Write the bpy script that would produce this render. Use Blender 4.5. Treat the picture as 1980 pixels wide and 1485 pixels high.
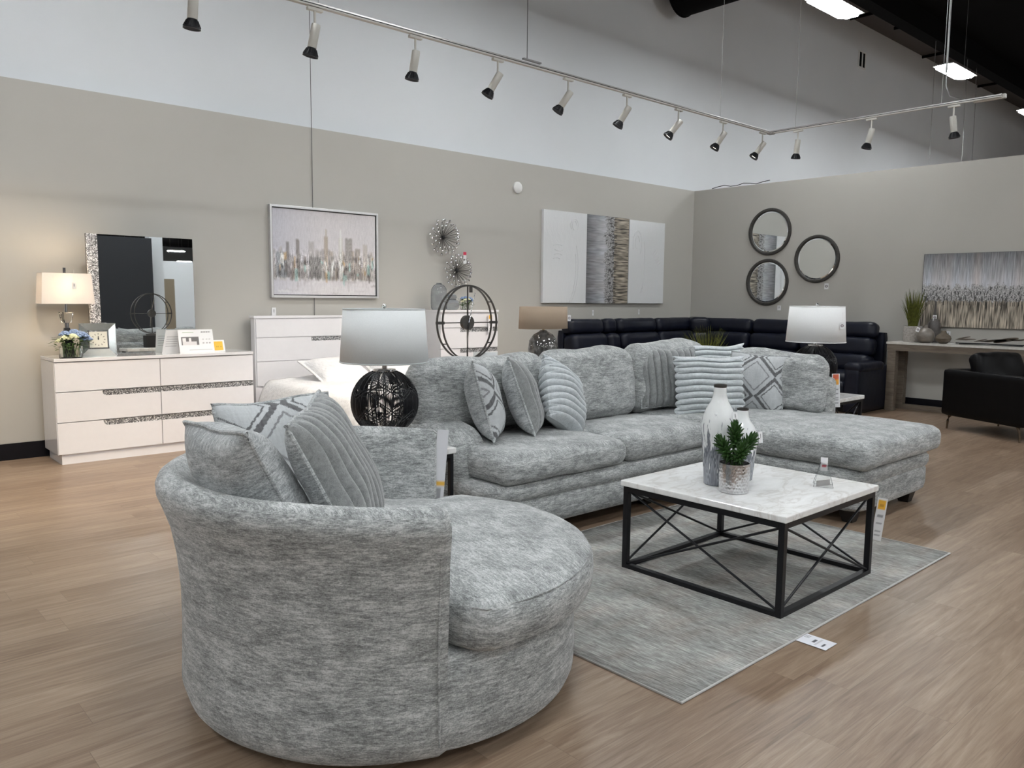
import bpy, math, random
import numpy as np
from mathutils import Vector, Matrix, Euler, noise

PI = math.pi
R = math.radians
random.seed(7)
SC = bpy.context.scene
for o in list(bpy.data.objects):
    bpy.data.objects.remove(o)

# ------------------------------------------------------------------ camera, world, exposure
H_CAM = 1.5
F_PX = 1534.15
YAW, PITCH, ROLL = 0.83404627, -0.10741392, 0.00957228
cam_data = bpy.data.cameras.new('camera')
cam_data.sensor_width = 36.0
cam_data.lens = F_PX * 36.0 / 1980.0
cam_data.clip_start = 0.05
cam_data.clip_end = 200
cam = bpy.data.objects.new('camera', cam_data)
SC.collection.objects.link(cam)
_f = Vector((math.cos(PITCH) * math.cos(YAW), math.cos(PITCH) * math.sin(YAW), math.sin(PITCH)))
_r = Vector((math.sin(YAW), -math.cos(YAW), 0))
_u = _r.cross(_f)
_r2 = math.cos(ROLL) * _r + math.sin(ROLL) * _u
_u2 = -math.sin(ROLL) * _r + math.cos(ROLL) * _u
cm = Matrix((( _r2.x, _u2.x, -_f.x, 0), (_r2.y, _u2.y, -_f.y, 0), (_r2.z, _u2.z, -_f.z, H_CAM), (0, 0, 0, 1)))
cam.matrix_world = cm
SC.camera = cam

world = bpy.data.worlds.new('world')
SC.world = world
world.use_nodes = True
wb = world.node_tree.nodes['Background']
wb.inputs[0].default_value = (0.75, 0.82, 0.92, 1)
wb.inputs[1].default_value = 0.10

SC.view_settings.view_transform = 'Standard'
SC.view_settings.look = 'None'
SC.view_settings.exposure = 1.12
SC.view_settings.gamma = 1.0
SC.view_settings.use_curve_mapping = False

PANEL_POWER = 34.0        # emission strength of the high-bay fixtures
PANEL_COL = (0.955, 0.985, 1.0)
SPOT_W = 42.0             # track heads
TRACK_Z, TRACK_Y, TRACK_X = 3.60, 5.45, 9.31

# room dimensions
YL = 8.30      # face of the grey partition on the left
YU = 8.42      # face of the white wall above it
XR = 11.76     # face of the grey partition on the right
ZP = 3.38      # top of both partitions
ZD = 7.62      # roof deck

# ------------------------------------------------------------------ materials
MATS = {}

def new_mat(name):
    m = bpy.data.materials.new(name)
    m.use_nodes = True
    nt = m.node_tree
    b = nt.nodes['Principled BSDF']
    return m, nt, b

def N(nt, typ, **kw):
    n = nt.nodes.new(typ)
    for k, v in kw.items():
        setattr(n, k, v)
    return n

def ramp(nt, fac, stops):
    r = N(nt, 'ShaderNodeValToRGB')
    els = r.color_ramp.elements
    while len(els) < len(stops):
        els.new(0.5)
    for e, (p, c) in zip(els, stops):
        e.position = p
        e.color = (*c, 1) if len(c) == 3 else c
    nt.links.new(fac, r.inputs[0])
    return r.outputs[0]

def coords(nt, kind='Object', scale=(1, 1, 1), rot=(0, 0, 0)):
    t = N(nt, 'ShaderNodeTexCoord')
    mp = N(nt, 'ShaderNodeMapping')
    mp.inputs['Scale'].default_value = scale
    mp.inputs['Rotation'].default_value = rot
    nt.links.new(t.outputs[kind], mp.inputs[0])
    return mp.outputs[0]

def noise_tex(nt, vec, scale=5, detail=3, rough=0.5, dist=0.0):
    n = N(nt, 'ShaderNodeTexNoise')
    n.inputs['Scale'].default_value = scale
    n.inputs['Detail'].default_value = detail
    n.inputs['Roughness'].default_value = rough
    n.inputs['Distortion'].default_value = dist
    nt.links.new(vec, n.inputs['Vector'])
    return n.outputs['Fac']

def mixc(nt, fac, a, b, mode='MIX'):
    m = N(nt, 'ShaderNodeMix')
    m.data_type = 'RGBA'
    m.blend_type = mode
    for s, v in (('Factor', fac), ('A', a), ('B', b)):
        sock = [i for i in m.inputs if i.name == s and (s == 'Factor' and i.type == 'VALUE' or s != 'Factor' and i.type == 'RGBA')][0]
        if isinstance(v, (int, float)):
            sock.default_value = v
        elif isinstance(v, tuple):
            sock.default_value = (*v, 1) if len(v) == 3 else v
        else:
            nt.links.new(v, sock)
    return [o for o in m.outputs if o.type == 'RGBA'][0]

def mathn(nt, op, a, b=None, clamp=False):
    m = N(nt, 'ShaderNodeMath', operation=op)
    m.use_clamp = clamp
    for i, v in enumerate((a, b)):
        if v is None:
            continue
        if isinstance(v, (int, float)):
            m.inputs[i].default_value = v
        else:
            nt.links.new(v, m.inputs[i])
    return m.outputs[0]

def bump(nt, b, h, strength=0.3, dist=0.01):
    bn = N(nt, 'ShaderNodeBump')
    bn.inputs['Strength'].default_value = strength
    bn.inputs['Distance'].default_value = dist
    nt.links.new(h, bn.inputs['Height'])
    nt.links.new(bn.outputs[0], b.inputs['Normal'])

def plain(name, col, rough=0.5, metal=0.0, var=0.06, nscale=20, bmp=0.0, emis=None, es=0.0, coat=0.0, spec=None, trans=0.0, ior=1.45, sheen=0.0, bdist=0.002):
    if name in MATS:
        return MATS[name]
    m, nt, b = new_mat(name)
    b.inputs['Roughness'].default_value = rough
    b.inputs['Metallic'].default_value = metal
    b.inputs['Coat Weight'].default_value = coat
    b.inputs['Transmission Weight'].default_value = trans
    b.inputs['IOR'].default_value = ior
    b.inputs['Sheen Weight'].default_value = sheen
    if spec is not None:
        b.inputs['Specular IOR Level'].default_value = spec
    f = noise_tex(nt, coords(nt), nscale, 3)
    lo = tuple(c * (1 - var) for c in col)
    hi = tuple(min(1, c * (1 + var)) for c in col)
    nt.links.new(ramp(nt, f, [(0.3, lo), (0.7, hi)]), b.inputs['Base Color'])
    if bmp:
        bump(nt, b, f, bmp, bdist)
    if emis:
        b.inputs['Emission Color'].default_value = (*emis, 1)
        b.inputs['Emission Strength'].default_value = es
    MATS[name] = m
    return m

def chenille(name, dark, mid, light, grain=1.0):
    """heathered fabric: fine horizontal streaks on the sides, streaks along the depth on top"""
    m, nt, b = new_mat(name)
    b.inputs['Roughness'].default_value = 0.9
    b.inputs['Sheen Weight'].default_value = 0.25
    b.inputs['Specular IOR Level'].default_value = 0.15
    sa = noise_tex(nt, coords(nt, scale=(20 * grain, 20 * grain, 120 * grain)), 1, 4, 0.7, 0.0)
    sb = noise_tex(nt, coords(nt, scale=(75 * grain, 75 * grain, 420 * grain)), 1, 3, 0.6, 0.0)
    side = mathn(nt, 'ADD', mathn(nt, 'MULTIPLY', sa, 0.55), mathn(nt, 'MULTIPLY', sb, 0.45))
    ta = noise_tex(nt, coords(nt, scale=(110 * grain, 26 * grain, 26 * grain), rot=(0, 0, R(12))), 1, 4, 0.7, 0.0)
    tb = noise_tex(nt, coords(nt, scale=(380 * grain, 90 * grain, 90 * grain), rot=(0, 0, R(12))), 1, 3, 0.6, 0.0)
    top = mathn(nt, 'ADD', mathn(nt, 'MULTIPLY', ta, 0.55), mathn(nt, 'MULTIPLY', tb, 0.45))
    g = N(nt, 'ShaderNodeNewGeometry')
    sx = N(nt, 'ShaderNodeSeparateXYZ')
    tc = N(nt, 'ShaderNodeTexCoord')
    nt.links.new(tc.outputs['Normal'], sx.inputs[0])
    az = mathn(nt, 'ABSOLUTE', sx.outputs[2])
    k = mathn(nt, 'MULTIPLY', mathn(nt, 'SUBTRACT', az, 0.62), 6.0, True)
    st = mixc(nt, k, side, top)
    patch = noise_tex(nt, coords(nt, scale=(7, 7, 20)), 1, 5, 0.7)
    fine = noise_tex(nt, coords(nt), 210 * grain, 2, 0.5)
    s1 = mathn(nt, 'ADD', mathn(nt, 'MULTIPLY', st, 0.58), mathn(nt, 'MULTIPLY', patch, 0.27))
    s2 = mathn(nt, 'ADD', s1, mathn(nt, 'MULTIPLY', fine, 0.16))
    nt.links.new(ramp(nt, s2, [(0.415, dark), (0.5, mid), (0.585, light)]), b.inputs['Base Color'])
    bump(nt, b, s2, 0.35, 0.003)
    MATS[name] = m
    return m

FAB = chenille('chenille', (0.150, 0.156, 0.155), (0.325, 0.337, 0.335), (0.60, 0.615, 0.61))
FABPIL = chenille('chenille_pillow', (0.17, 0.178, 0.178), (0.35, 0.366, 0.37), (0.60, 0.62, 0.62), 1.1)

def fur(name, dark, light):
    m, nt, b = new_mat(name)
    b.inputs['Roughness'].default_value = 0.95
    b.inputs['Sheen Weight'].default_value = 0.6
    b.inputs['Specular IOR Level'].default_value = 0.1
    f1 = noise_tex(nt, coords(nt, scale=(1, 1, 1)), 34, 5, 0.7, 0.8)
    f2 = noise_tex(nt, coords(nt, scale=(1, 1, 1)), 190, 3, 0.6, 1.5)
    s = mathn(nt, 'ADD', mathn(nt, 'MULTIPLY', f1, 0.6), mathn(nt, 'MULTIPLY', f2, 0.4))
    nt.links.new(ramp(nt, s, [(0.3, dark), (0.6, light)]), b.inputs['Base Color'])
    bump(nt, b, s, 0.6, 0.008)
    MATS[name] = m
    return m
FURW = fur('fur_pale', (0.40, 0.43, 0.45), (0.66, 0.70, 0.72))
FURG = fur('fur_grey', (0.14, 0.148, 0.148), (0.31, 0.32, 0.32))

def painted(name, rough=0.75, bmp=0.0, coat=0.0, metal=0.0, nscale=60, bdist=0.002):
    """reads the colours painted on the mesh"""
    m, nt, b = new_mat(name)
    a = N(nt, 'ShaderNodeVertexColor')
    a.layer_name = 'paint'
    f = noise_tex(nt, coords(nt), nscale, 4, 0.6)
    c = mixc(nt, 0.25, a.outputs[0], ramp(nt, f, [(0.3, (0.75, 0.75, 0.75)), (0.7, (1, 1, 1))]), 'MULTIPLY')
    nt.links.new(c, b.inputs['Base Color'])
    b.inputs['Roughness'].default_value = rough
    b.inputs['Coat Weight'].default_value = coat
    b.inputs['Metallic'].default_value = metal
    if bmp:
        bump(nt, b, f, bmp, bdist)
    MATS[name] = m
    return m
CANVAS = painted('painted_canvas', 0.6, 0.25)
PRINT = painted('printed_card', 0.5, nscale=8)
PILPAINT = painted('patterned_velvet', 0.9, 0.5, nscale=90, bdist=0.004)

def floor_mat():
    m, nt, b = new_mat('oak_plank')
    tc = coords(nt)
    br = N(nt, 'ShaderNodeTexBrick')
    br.offset = 0.0
    br.inputs['Scale'].default_value = 1
    br.inputs['Brick Width'].default_value = 1.22
    br.inputs['Row Height'].default_value = 0.184
    br.inputs['Mortar Size'].default_value = 0.0011
    br.inputs['Mortar Smooth'].default_value = 0.2
    br.inputs['Color1'].default_value = (0, 0, 0, 1)
    br.inputs['Color2'].default_value = (1, 1, 1, 1)
    br.inputs['Mortar'].default_value = (0.5, 0.5, 0.5, 1)
    sp0 = N(nt, 'ShaderNodeSeparateXYZ')
    nt.links.new(tc, sp0.inputs[0])
    row = mathn(nt, 'FLOOR', mathn(nt, 'DIVIDE', sp0.outputs[1], 0.184))
    wn = N(nt, 'ShaderNodeTexWhiteNoise')
    wn.noise_dimensions = '1D'
    nt.links.new(row, wn.inputs['W'])
    cx = N(nt, 'ShaderNodeCombineXYZ')
    nt.links.new(mathn(nt, 'ADD', sp0.outputs[0], mathn(nt, 'MULTIPLY', wn.outputs['Value'], 1.22)), cx.inputs[0])
    nt.links.new(sp0.outputs[1], cx.inputs[1])
    nt.links.new(cx.outputs[0], br.inputs['Vector'])
    # every plank gets its own slice of the grain
    sep = N(nt, 'ShaderNodeSeparateXYZ')
    nt.links.new(tc, sep.inputs[0])
    sr = N(nt, 'ShaderNodeSeparateColor')
    nt.links.new(br.outputs['Color'], sr.inputs[0])
    comb = N(nt, 'ShaderNodeCombineXYZ')
    nt.links.new(mathn(nt, 'MULTIPLY', sep.outputs[0], 1.0), comb.inputs[0])
    nt.links.new(sep.outputs[1], comb.inputs[1])
    nt.links.new(mathn(nt, 'MULTIPLY', sr.outputs[0], 17.0), comb.inputs[2])
    mp = N(nt, 'ShaderNodeMapping')
    mp.inputs['Scale'].default_value = (1.1, 15, 1)
    nt.links.new(comb.outputs[0], mp.inputs[0])
    g1 = noise_tex(nt, mp.outputs[0], 1.6, 5, 0.62, 1.3)
    mp2 = N(nt, 'ShaderNodeMapping')
    mp2.inputs['Scale'].default_value = (4, 120, 1)
    nt.links.new(comb.outputs[0], mp2.inputs[0])
    g2 = noise_tex(nt, mp2.outputs[0], 1.5, 4, 0.6, 0.5)
    big = noise_tex(nt, coords(nt, scale=(0.8, 2.2, 1)), 1.1, 3, 0.5)
    s = mathn(nt, 'ADD', mathn(nt, 'MULTIPLY', g1, 0.5), mathn(nt, 'MULTIPLY', g2, 0.22))
    s = mathn(nt, 'ADD', s, mathn(nt, 'MULTIPLY', sr.outputs[0], 0.10))
    s = mathn(nt, 'ADD', s, mathn(nt, 'MULTIPLY', big, 0.18))
    col = ramp(nt, s, [(0.33, (0.138, 0.087, 0.055)), (0.47, (0.232, 0.161, 0.110)), (0.58, (0.312, 0.230, 0.165)), (0.72, (0.44, 0.345, 0.262))])
    col = mixc(nt, mathn(nt, 'MULTIPLY', br.outputs['Fac'], 0.55), col, (0.12, 0.085, 0.06))
    nt.links.new(col, b.inputs['Base Color'])
    rr = ramp(nt, g2, [(0.3, (0.28,) * 3), (0.7, (0.42,) * 3)])
    nt.links.new(rr, b.inputs['Roughness'])
    b.inputs['Specular IOR Level'].default_value = 0.4
    bump(nt, b, mathn(nt, 'SUBTRACT', g2, mathn(nt, 'MULTIPLY', br.outputs['Fac'], 1.2)), 0.12, 0.002)
    return m
FLOOR = floor_mat()

def rug_mat():
    m, nt, b = new_mat('woven_rug')
    st = noise_tex(nt, coords(nt, scale=(150, 9, 9), rot=(0, 0, R(-8))), 1, 5, 0.7, 0.2)
    st2 = noise_tex(nt, coords(nt, scale=(60, 22, 9)), 1, 4, 0.7, 0.2)
    pt = noise_tex(nt, coords(nt, scale=(4.0, 2.0, 1)), 1, 4, 0.6, 0.5)
    hue = noise_tex(nt, coords(nt, scale=(2.5, 7.0, 1)), 1, 3)
    s = mathn(nt, 'ADD', mathn(nt, 'MULTIPLY', st, 0.5), mathn(nt, 'MULTIPLY', pt, 0.3))
    s = mathn(nt, 'ADD', s, mathn(nt, 'MULTIPLY', st2, 0.2))
    c1 = ramp(nt, s, [(0.38, (0.125, 0.118, 0.11)), (0.5, (0.285, 0.28, 0.265)), (0.61, (0.52, 0.515, 0.49))])
    c2 = ramp(nt, hue, [(0.35, (0.92, 0.96, 0.97)), (0.5, (1, 1, 1)), (0.65, (1.0, 0.93, 0.90))])
    nt.links.new(mixc(nt, 0.8, c1, c2, 'MULTIPLY'), b.inputs['Base Color'])
    b.inputs['Roughness'].default_value = 0.95
    bump(nt, b, s, 0.4, 0.004)
    return m
RUG = rug_mat()

def marble_mat():
    m, nt, b = new_mat('white_marble')
    n1 = noise_tex(nt, coords(nt, scale=(2.2, 4.4, 2), rot=(0, 0, 0.5)), 1.5, 5, 0.58, 0.9)
    n2 = noise_tex(nt, coords(nt, scale=(3.0, 8, 3), rot=(0, 0, 0.35)), 2.1, 5, 0.6, 1.2)
    c = ramp(nt, n1, [(0.30, (0.88, 0.88, 0.87)), (0.46, (0.84, 0.84, 0.83)), (0.5, (0.72, 0.70, 0.68)), (0.54, (0.84, 0.84, 0.83)), (0.7, (0.9, 0.9, 0.89))])
    c = mixc(nt, 0.35, c, ramp(nt, n2, [(0.3, (0.74, 0.73, 0.72)), (0.6, (1, 1, 1))]), 'MULTIPLY')
    nt.links.new(c, b.inputs['Base Color'])
    b.inputs['Roughness'].default_value = 0.12
    return m
MARBLE = marble_mat()

def glitter_mat(name, base=(0.30, 0.30, 0.31), scale=170, cr=(0.12, 0.95)):
    m, nt, b = new_mat(name)
    v = N(nt, 'ShaderNodeTexVoronoi')
    v.inputs['Scale'].default_value = scale
    nt.links.new(coords(nt), v.inputs['Vector'])
    sep = N(nt, 'ShaderNodeSeparateColor')
    nt.links.new(v.outputs['Color'], sep.inputs[0])
    nt.links.new(ramp(nt, sep.outputs[0], [(0.1, (cr[0],) * 3), (0.6, base), (0.95, (cr[1],) * 3)]), b.inputs['Base Color'])  # sparkle is painted into the base colour as random bright and dark cells
    b.inputs['Metallic'].default_value = 0.25
    b.inputs['Roughness'].default_value = 0.3
    bump(nt, b, sep.outputs[1], 0.5, 0.003)
    return m
GLIT = glitter_mat('silver_glitter', (0.17, 0.17, 0.18), 190, (0.06, 0.9))
GLITM = glitter_mat('crushed_mirror', (0.46, 0.445, 0.45), 120, (0.10, 1.0))

def quilt_mat():
    m, nt, b = new_mat('white_quilt')
    v = N(nt, 'ShaderNodeTexVoronoi')
    v.inputs['Scale'].default_value = 1
    nt.links.new(coords(nt, scale=(26, 60, 26)), v.inputs['Vector'])
    n = noise_tex(nt, coords(nt), 12, 3)
    nt.links.new(ramp(nt, n, [(0.3, (0.70, 0.69, 0.685)), (0.7, (0.78, 0.77, 0.765))]), b.inputs['Base Color'])
    b.inputs['Roughness'].default_value = 0.85
    bump(nt, b, mathn(nt, 'SUBTRACT', 1.0, v.outputs['Distance']), 0.5, 0.012)
    return m
QUILT = quilt_mat()

def wall_mat(name, col, bmp=0.05):
    m, nt, b = new_mat(name)
    n = noise_tex(nt, coords(nt), 1.3, 3)
    f = noise_tex(nt, coords(nt), 260, 2)
    nt.links.new(ramp(nt, n, [(0.3, tuple(c * 0.985 for c in col)), (0.7, tuple(min(1, c * 1.015) for c in col))]), b.inputs['Base Color'])
    b.inputs['Roughness'].default_value = 0.6
    b.inputs['Specular IOR Level'].default_value = 0.3
    bump(nt, b, f, bmp, 0.001)
    return m
WGREY = wall_mat('greige_paint', (0.47, 0.455, 0.42))
WWHITE = wall_mat('white_paint', (0.70, 0.725, 0.75))
WDARK = wall_mat('charcoal_paint', (0.035, 0.037, 0.042))
WBACK = wall_mat('store_wall_paint', (0.20, 0.21, 0.22))
WTAN = wall_mat('tan_paint', (0.30, 0.25, 0.18))
DECK = plain('dark_deck_paint', (0.0035, 0.0034, 0.0038), 0.9, spec=0.1)
DECKB = wall_mat('brown_deck_paint', (0.07, 0.06, 0.057))

def wood_mat(name, dark, light, sc=(3, 40, 40), rough=0.6):
    m, nt, b = new_mat(name)
    n = noise_tex(nt, coords(nt, scale=sc), 1, 5, 0.6, 1.0)
    nt.links.new(ramp(nt, n, [(0.3, dark), (0.7, light)]), b.inputs['Base Color'])
    b.inputs['Roughness'].default_value = rough
    bump(nt, b, n, 0.2, 0.002)
    return m
WOODC = wood_mat('weathered_oak', (0.11, 0.085, 0.062), (0.22, 0.18, 0.14), (30, 3, 30))
LACQ = plain('white_lacquer', (0.78, 0.768, 0.785), 0.09, coat=0.6, var=0.01)
BASEB = plain('black_vinyl', (0.005, 0.005, 0.008), 0.4, spec=0.3, var=0.1)
BLKM = plain('black_metal', (0.0055, 0.0058, 0.008), 0.42, 0.1, var=0.15)
BLKWD = plain('black_wood', (0.012, 0.010, 0.009), 0.5)
CHROME = plain('chrome', (0.75, 0.75, 0.76), 0.12, 1.0, var=0.02)
ALU = plain('track_aluminium', (0.42, 0.41, 0.40), 0.32, 0.85, var=0.04)
TRKW = plain('off_white_metal', (0.58, 0.57, 0.53), 0.4, var=0.02)
MIRR = plain('mirror_glass', (0.86, 0.89, 0.89), 0.01, 1.0, var=0.0)
MIRRD = plain('smoked_mirror', (0.62, 0.66, 0.65), 0.12, 0.8, var=0.05)
GLASS = plain('clear_glass', (0.96, 0.98, 0.98), 0.02, trans=1.0, var=0.0)
ACRYL = plain('acrylic', (0.97, 0.98, 0.98), 0.03, trans=1.0, var=0.0, ior=1.3)
SMOKE = plain('smoked_glass', (0.52, 0.55, 0.58), 0.05, trans=0.85, var=0.25, nscale=9)
DGLASS = plain('mottled_dark_glass', (0.16, 0.155, 0.15), 0.08, metal=0.5, var=0.6, nscale=26)
PIPING = plain('shade_trim', (0.52, 0.55, 0.55), 0.8, var=0.03)
PIPW = plain('white_shade_trim', (0.8, 0.8, 0.8), 0.8, var=0.03)
SOIL = plain('dark_soil', (0.02, 0.018, 0.015), 0.9, var=0.4, nscale=90, bmp=0.5)
SUCC = plain('succulent_green', (0.030, 0.075, 0.018), 0.45, var=0.4, nscale=30, spec=0.3)
GRASS = plain('grass_green', (0.11, 0.12, 0.018), 0.6, var=0.55, nscale=30)
LEAF = plain('leaf_green', (0.07, 0.13, 0.035), 0.6, var=0.5, nscale=40)
CONC = plain('pitted_concrete', (0.40, 0.375, 0.345), 0.9, var=0.22, nscale=45, bmp=0.5)
TAUPE = plain('taupe_ceramic', (0.21, 0.185, 0.16), 0.35, var=0.12, nscale=25)
CREAM = plain('cream_petals', (0.75, 0.76, 0.52), 0.7, var=0.1)
BLUEP = plain('blue_petals', (0.24, 0.33, 0.52), 0.7, var=0.35, nscale=60)
CARD = plain('white_card', (0.82, 0.82, 0.82), 0.5, var=0.01)
DARKMET = plain('gunmetal', (0.09, 0.085, 0.08), 0.4, 0.8, var=0.1)
BRONZE = plain('bronze_metal', (0.14, 0.105, 0.075), 0.35, 0.9, var=0.3, nscale=30)
LEATHN = plain('navy_leather', (0.0062, 0.0078, 0.0165), 0.38, var=0.2, nscale=9, bmp=0.25, spec=0.32, bdist=0.01)
LEATHB = plain('black_leather', (0.0016, 0.0016, 0.0022), 0.42, var=0.2, nscale=9, bmp=0.15, spec=0.2, bdist=0.01)
SILVERF = plain('brushed_silver', (0.62, 0.62, 0.62), 0.35, 0.7, var=0.04)
PLAST = plain('white_plastic', (0.78, 0.78, 0.76), 0.4, var=0.01)
WIREM = plain('steel_wire', (0.32, 0.32, 0.32), 0.4, 0.8, var=0.05)
DARKW = plain('dark_wire', (0.10, 0.10, 0.10), 0.5, 0.2, var=0.05)
LUMP = plain('led_diffuser', (0.9, 0.95, 1.0), 0.5, var=0.0, emis=PANEL_COL, es=PANEL_POWER)
LENS = plain('spot_lens', (0.9, 0.9, 0.9), 0.4, var=0.0, emis=(1.0, 0.93, 0.82), es=2.2)
OFFLENS = plain('unlit_lens', (0.25, 0.25, 0.25), 0.2, var=0.0)
BULB = plain('warm_bulb', (1, 0.9, 0.75), 0.4, var=0.0, emis=(1.0, 0.80, 0.55), es=8.0)

def shade_cloth(name, col, tcol, k):
    m, nt, b = new_mat(name)
    tr = N(nt, 'ShaderNodeBsdfTranslucent')
    tr.inputs[0].default_value = (*tcol, 1)
    mx = N(nt, 'ShaderNodeMixShader')
    mx.inputs[0].default_value = k
    f = noise_tex(nt, coords(nt), 240, 2)
    nt.links.new(ramp(nt, f, [(0.3, tuple(c * 0.97 for c in col)), (0.7, tuple(min(1, c * 1.03) for c in col))]), b.inputs['Base Color'])
    b.inputs['Roughness'].default_value = 0.9
    nt.links.new(b.outputs[0], mx.inputs[1])
    nt.links.new(tr.outputs[0], mx.inputs[2])
    nt.links.new(mx.outputs[0], nt.nodes['Material Output'].inputs[0])
    return m
SHADELIT = shade_cloth('lit_shade_cloth', (0.82, 0.79, 0.78), (0.80, 0.76, 0.70), 0.28)
GREYSH = shade_cloth('grey_linen_shade', (0.80, 0.82, 0.825), (0.70, 0.73, 0.73), 0.05)
WHTSH = shade_cloth('white_linen_shade', (0.90, 0.905, 0.905), (0.85, 0.86, 0.86), 0.08)
TANSH = shade_cloth('tan_linen_shade', (0.46, 0.36, 0.27), (0.52, 0.40, 0.28), 0.2)

def hammered():
    m, nt, b = new_mat('hammered_silver')
    v = N(nt, 'ShaderNodeTexVoronoi')
    v.inputs['Scale'].default_value = 1
    v.inputs['Randomness'].default_value = 0.6
    v.feature = 'SMOOTH_F1'
    nt.links.new(coords(nt, scale=(105, 105, 62)), v.inputs['Vector'])
    b.inputs['Base Color'].default_value = (0.62, 0.62, 0.63, 1)
    b.inputs['Metallic'].default_value = 1
    b.inputs['Roughness'].default_value = 0.22
    bump(nt, b, v.outputs['Distance'], 0.6, 0.004)
    return m
HAMMER = hammered()

def drip_vase():
    m, nt, b = new_mat('drip_glaze')
    st = noise_tex(nt, coords(nt, scale=(60, 60, 7)), 1, 3, 0.55, 0.3)
    g = N(nt, 'ShaderNodeTexCoord')
    sx = N(nt, 'ShaderNodeSeparateXYZ')
    nt.links.new(g.outputs['Generated'], sx.inputs[0])
    z = sx.outputs[2]
    s = mathn(nt, 'ADD', st, mathn(nt, 'MULTIPLY', mathn(nt, 'SUBTRACT', 0.56, z), 0.62))
    fine = noise_tex(nt, coords(nt, scale=(160, 160, 14)), 1, 2)
    s = mathn(nt, 'ADD', s, mathn(nt, 'MULTIPLY', mathn(nt, 'SUBTRACT', fine, 0.5), 0.35))
    nt.links.new(ramp(nt, s, [(0.56, (0.80, 0.82, 0.82)), (0.60, (0.26, 0.28, 0.31)), (0.68, (0.11, 0.12, 0.14)), (0.75, (0.34, 0.36, 0.39)), (0.9, (0.20, 0.21, 0.24))]), b.inputs['Base Color'])
    b.inputs['Roughness'].default_value = 0.07
    bump(nt, b, s, 0.1, 0.003)
    return m
DRIP = drip_vase()

# ------------------------------------------------------------------ mesh helpers
COL = SC.collection

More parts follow.
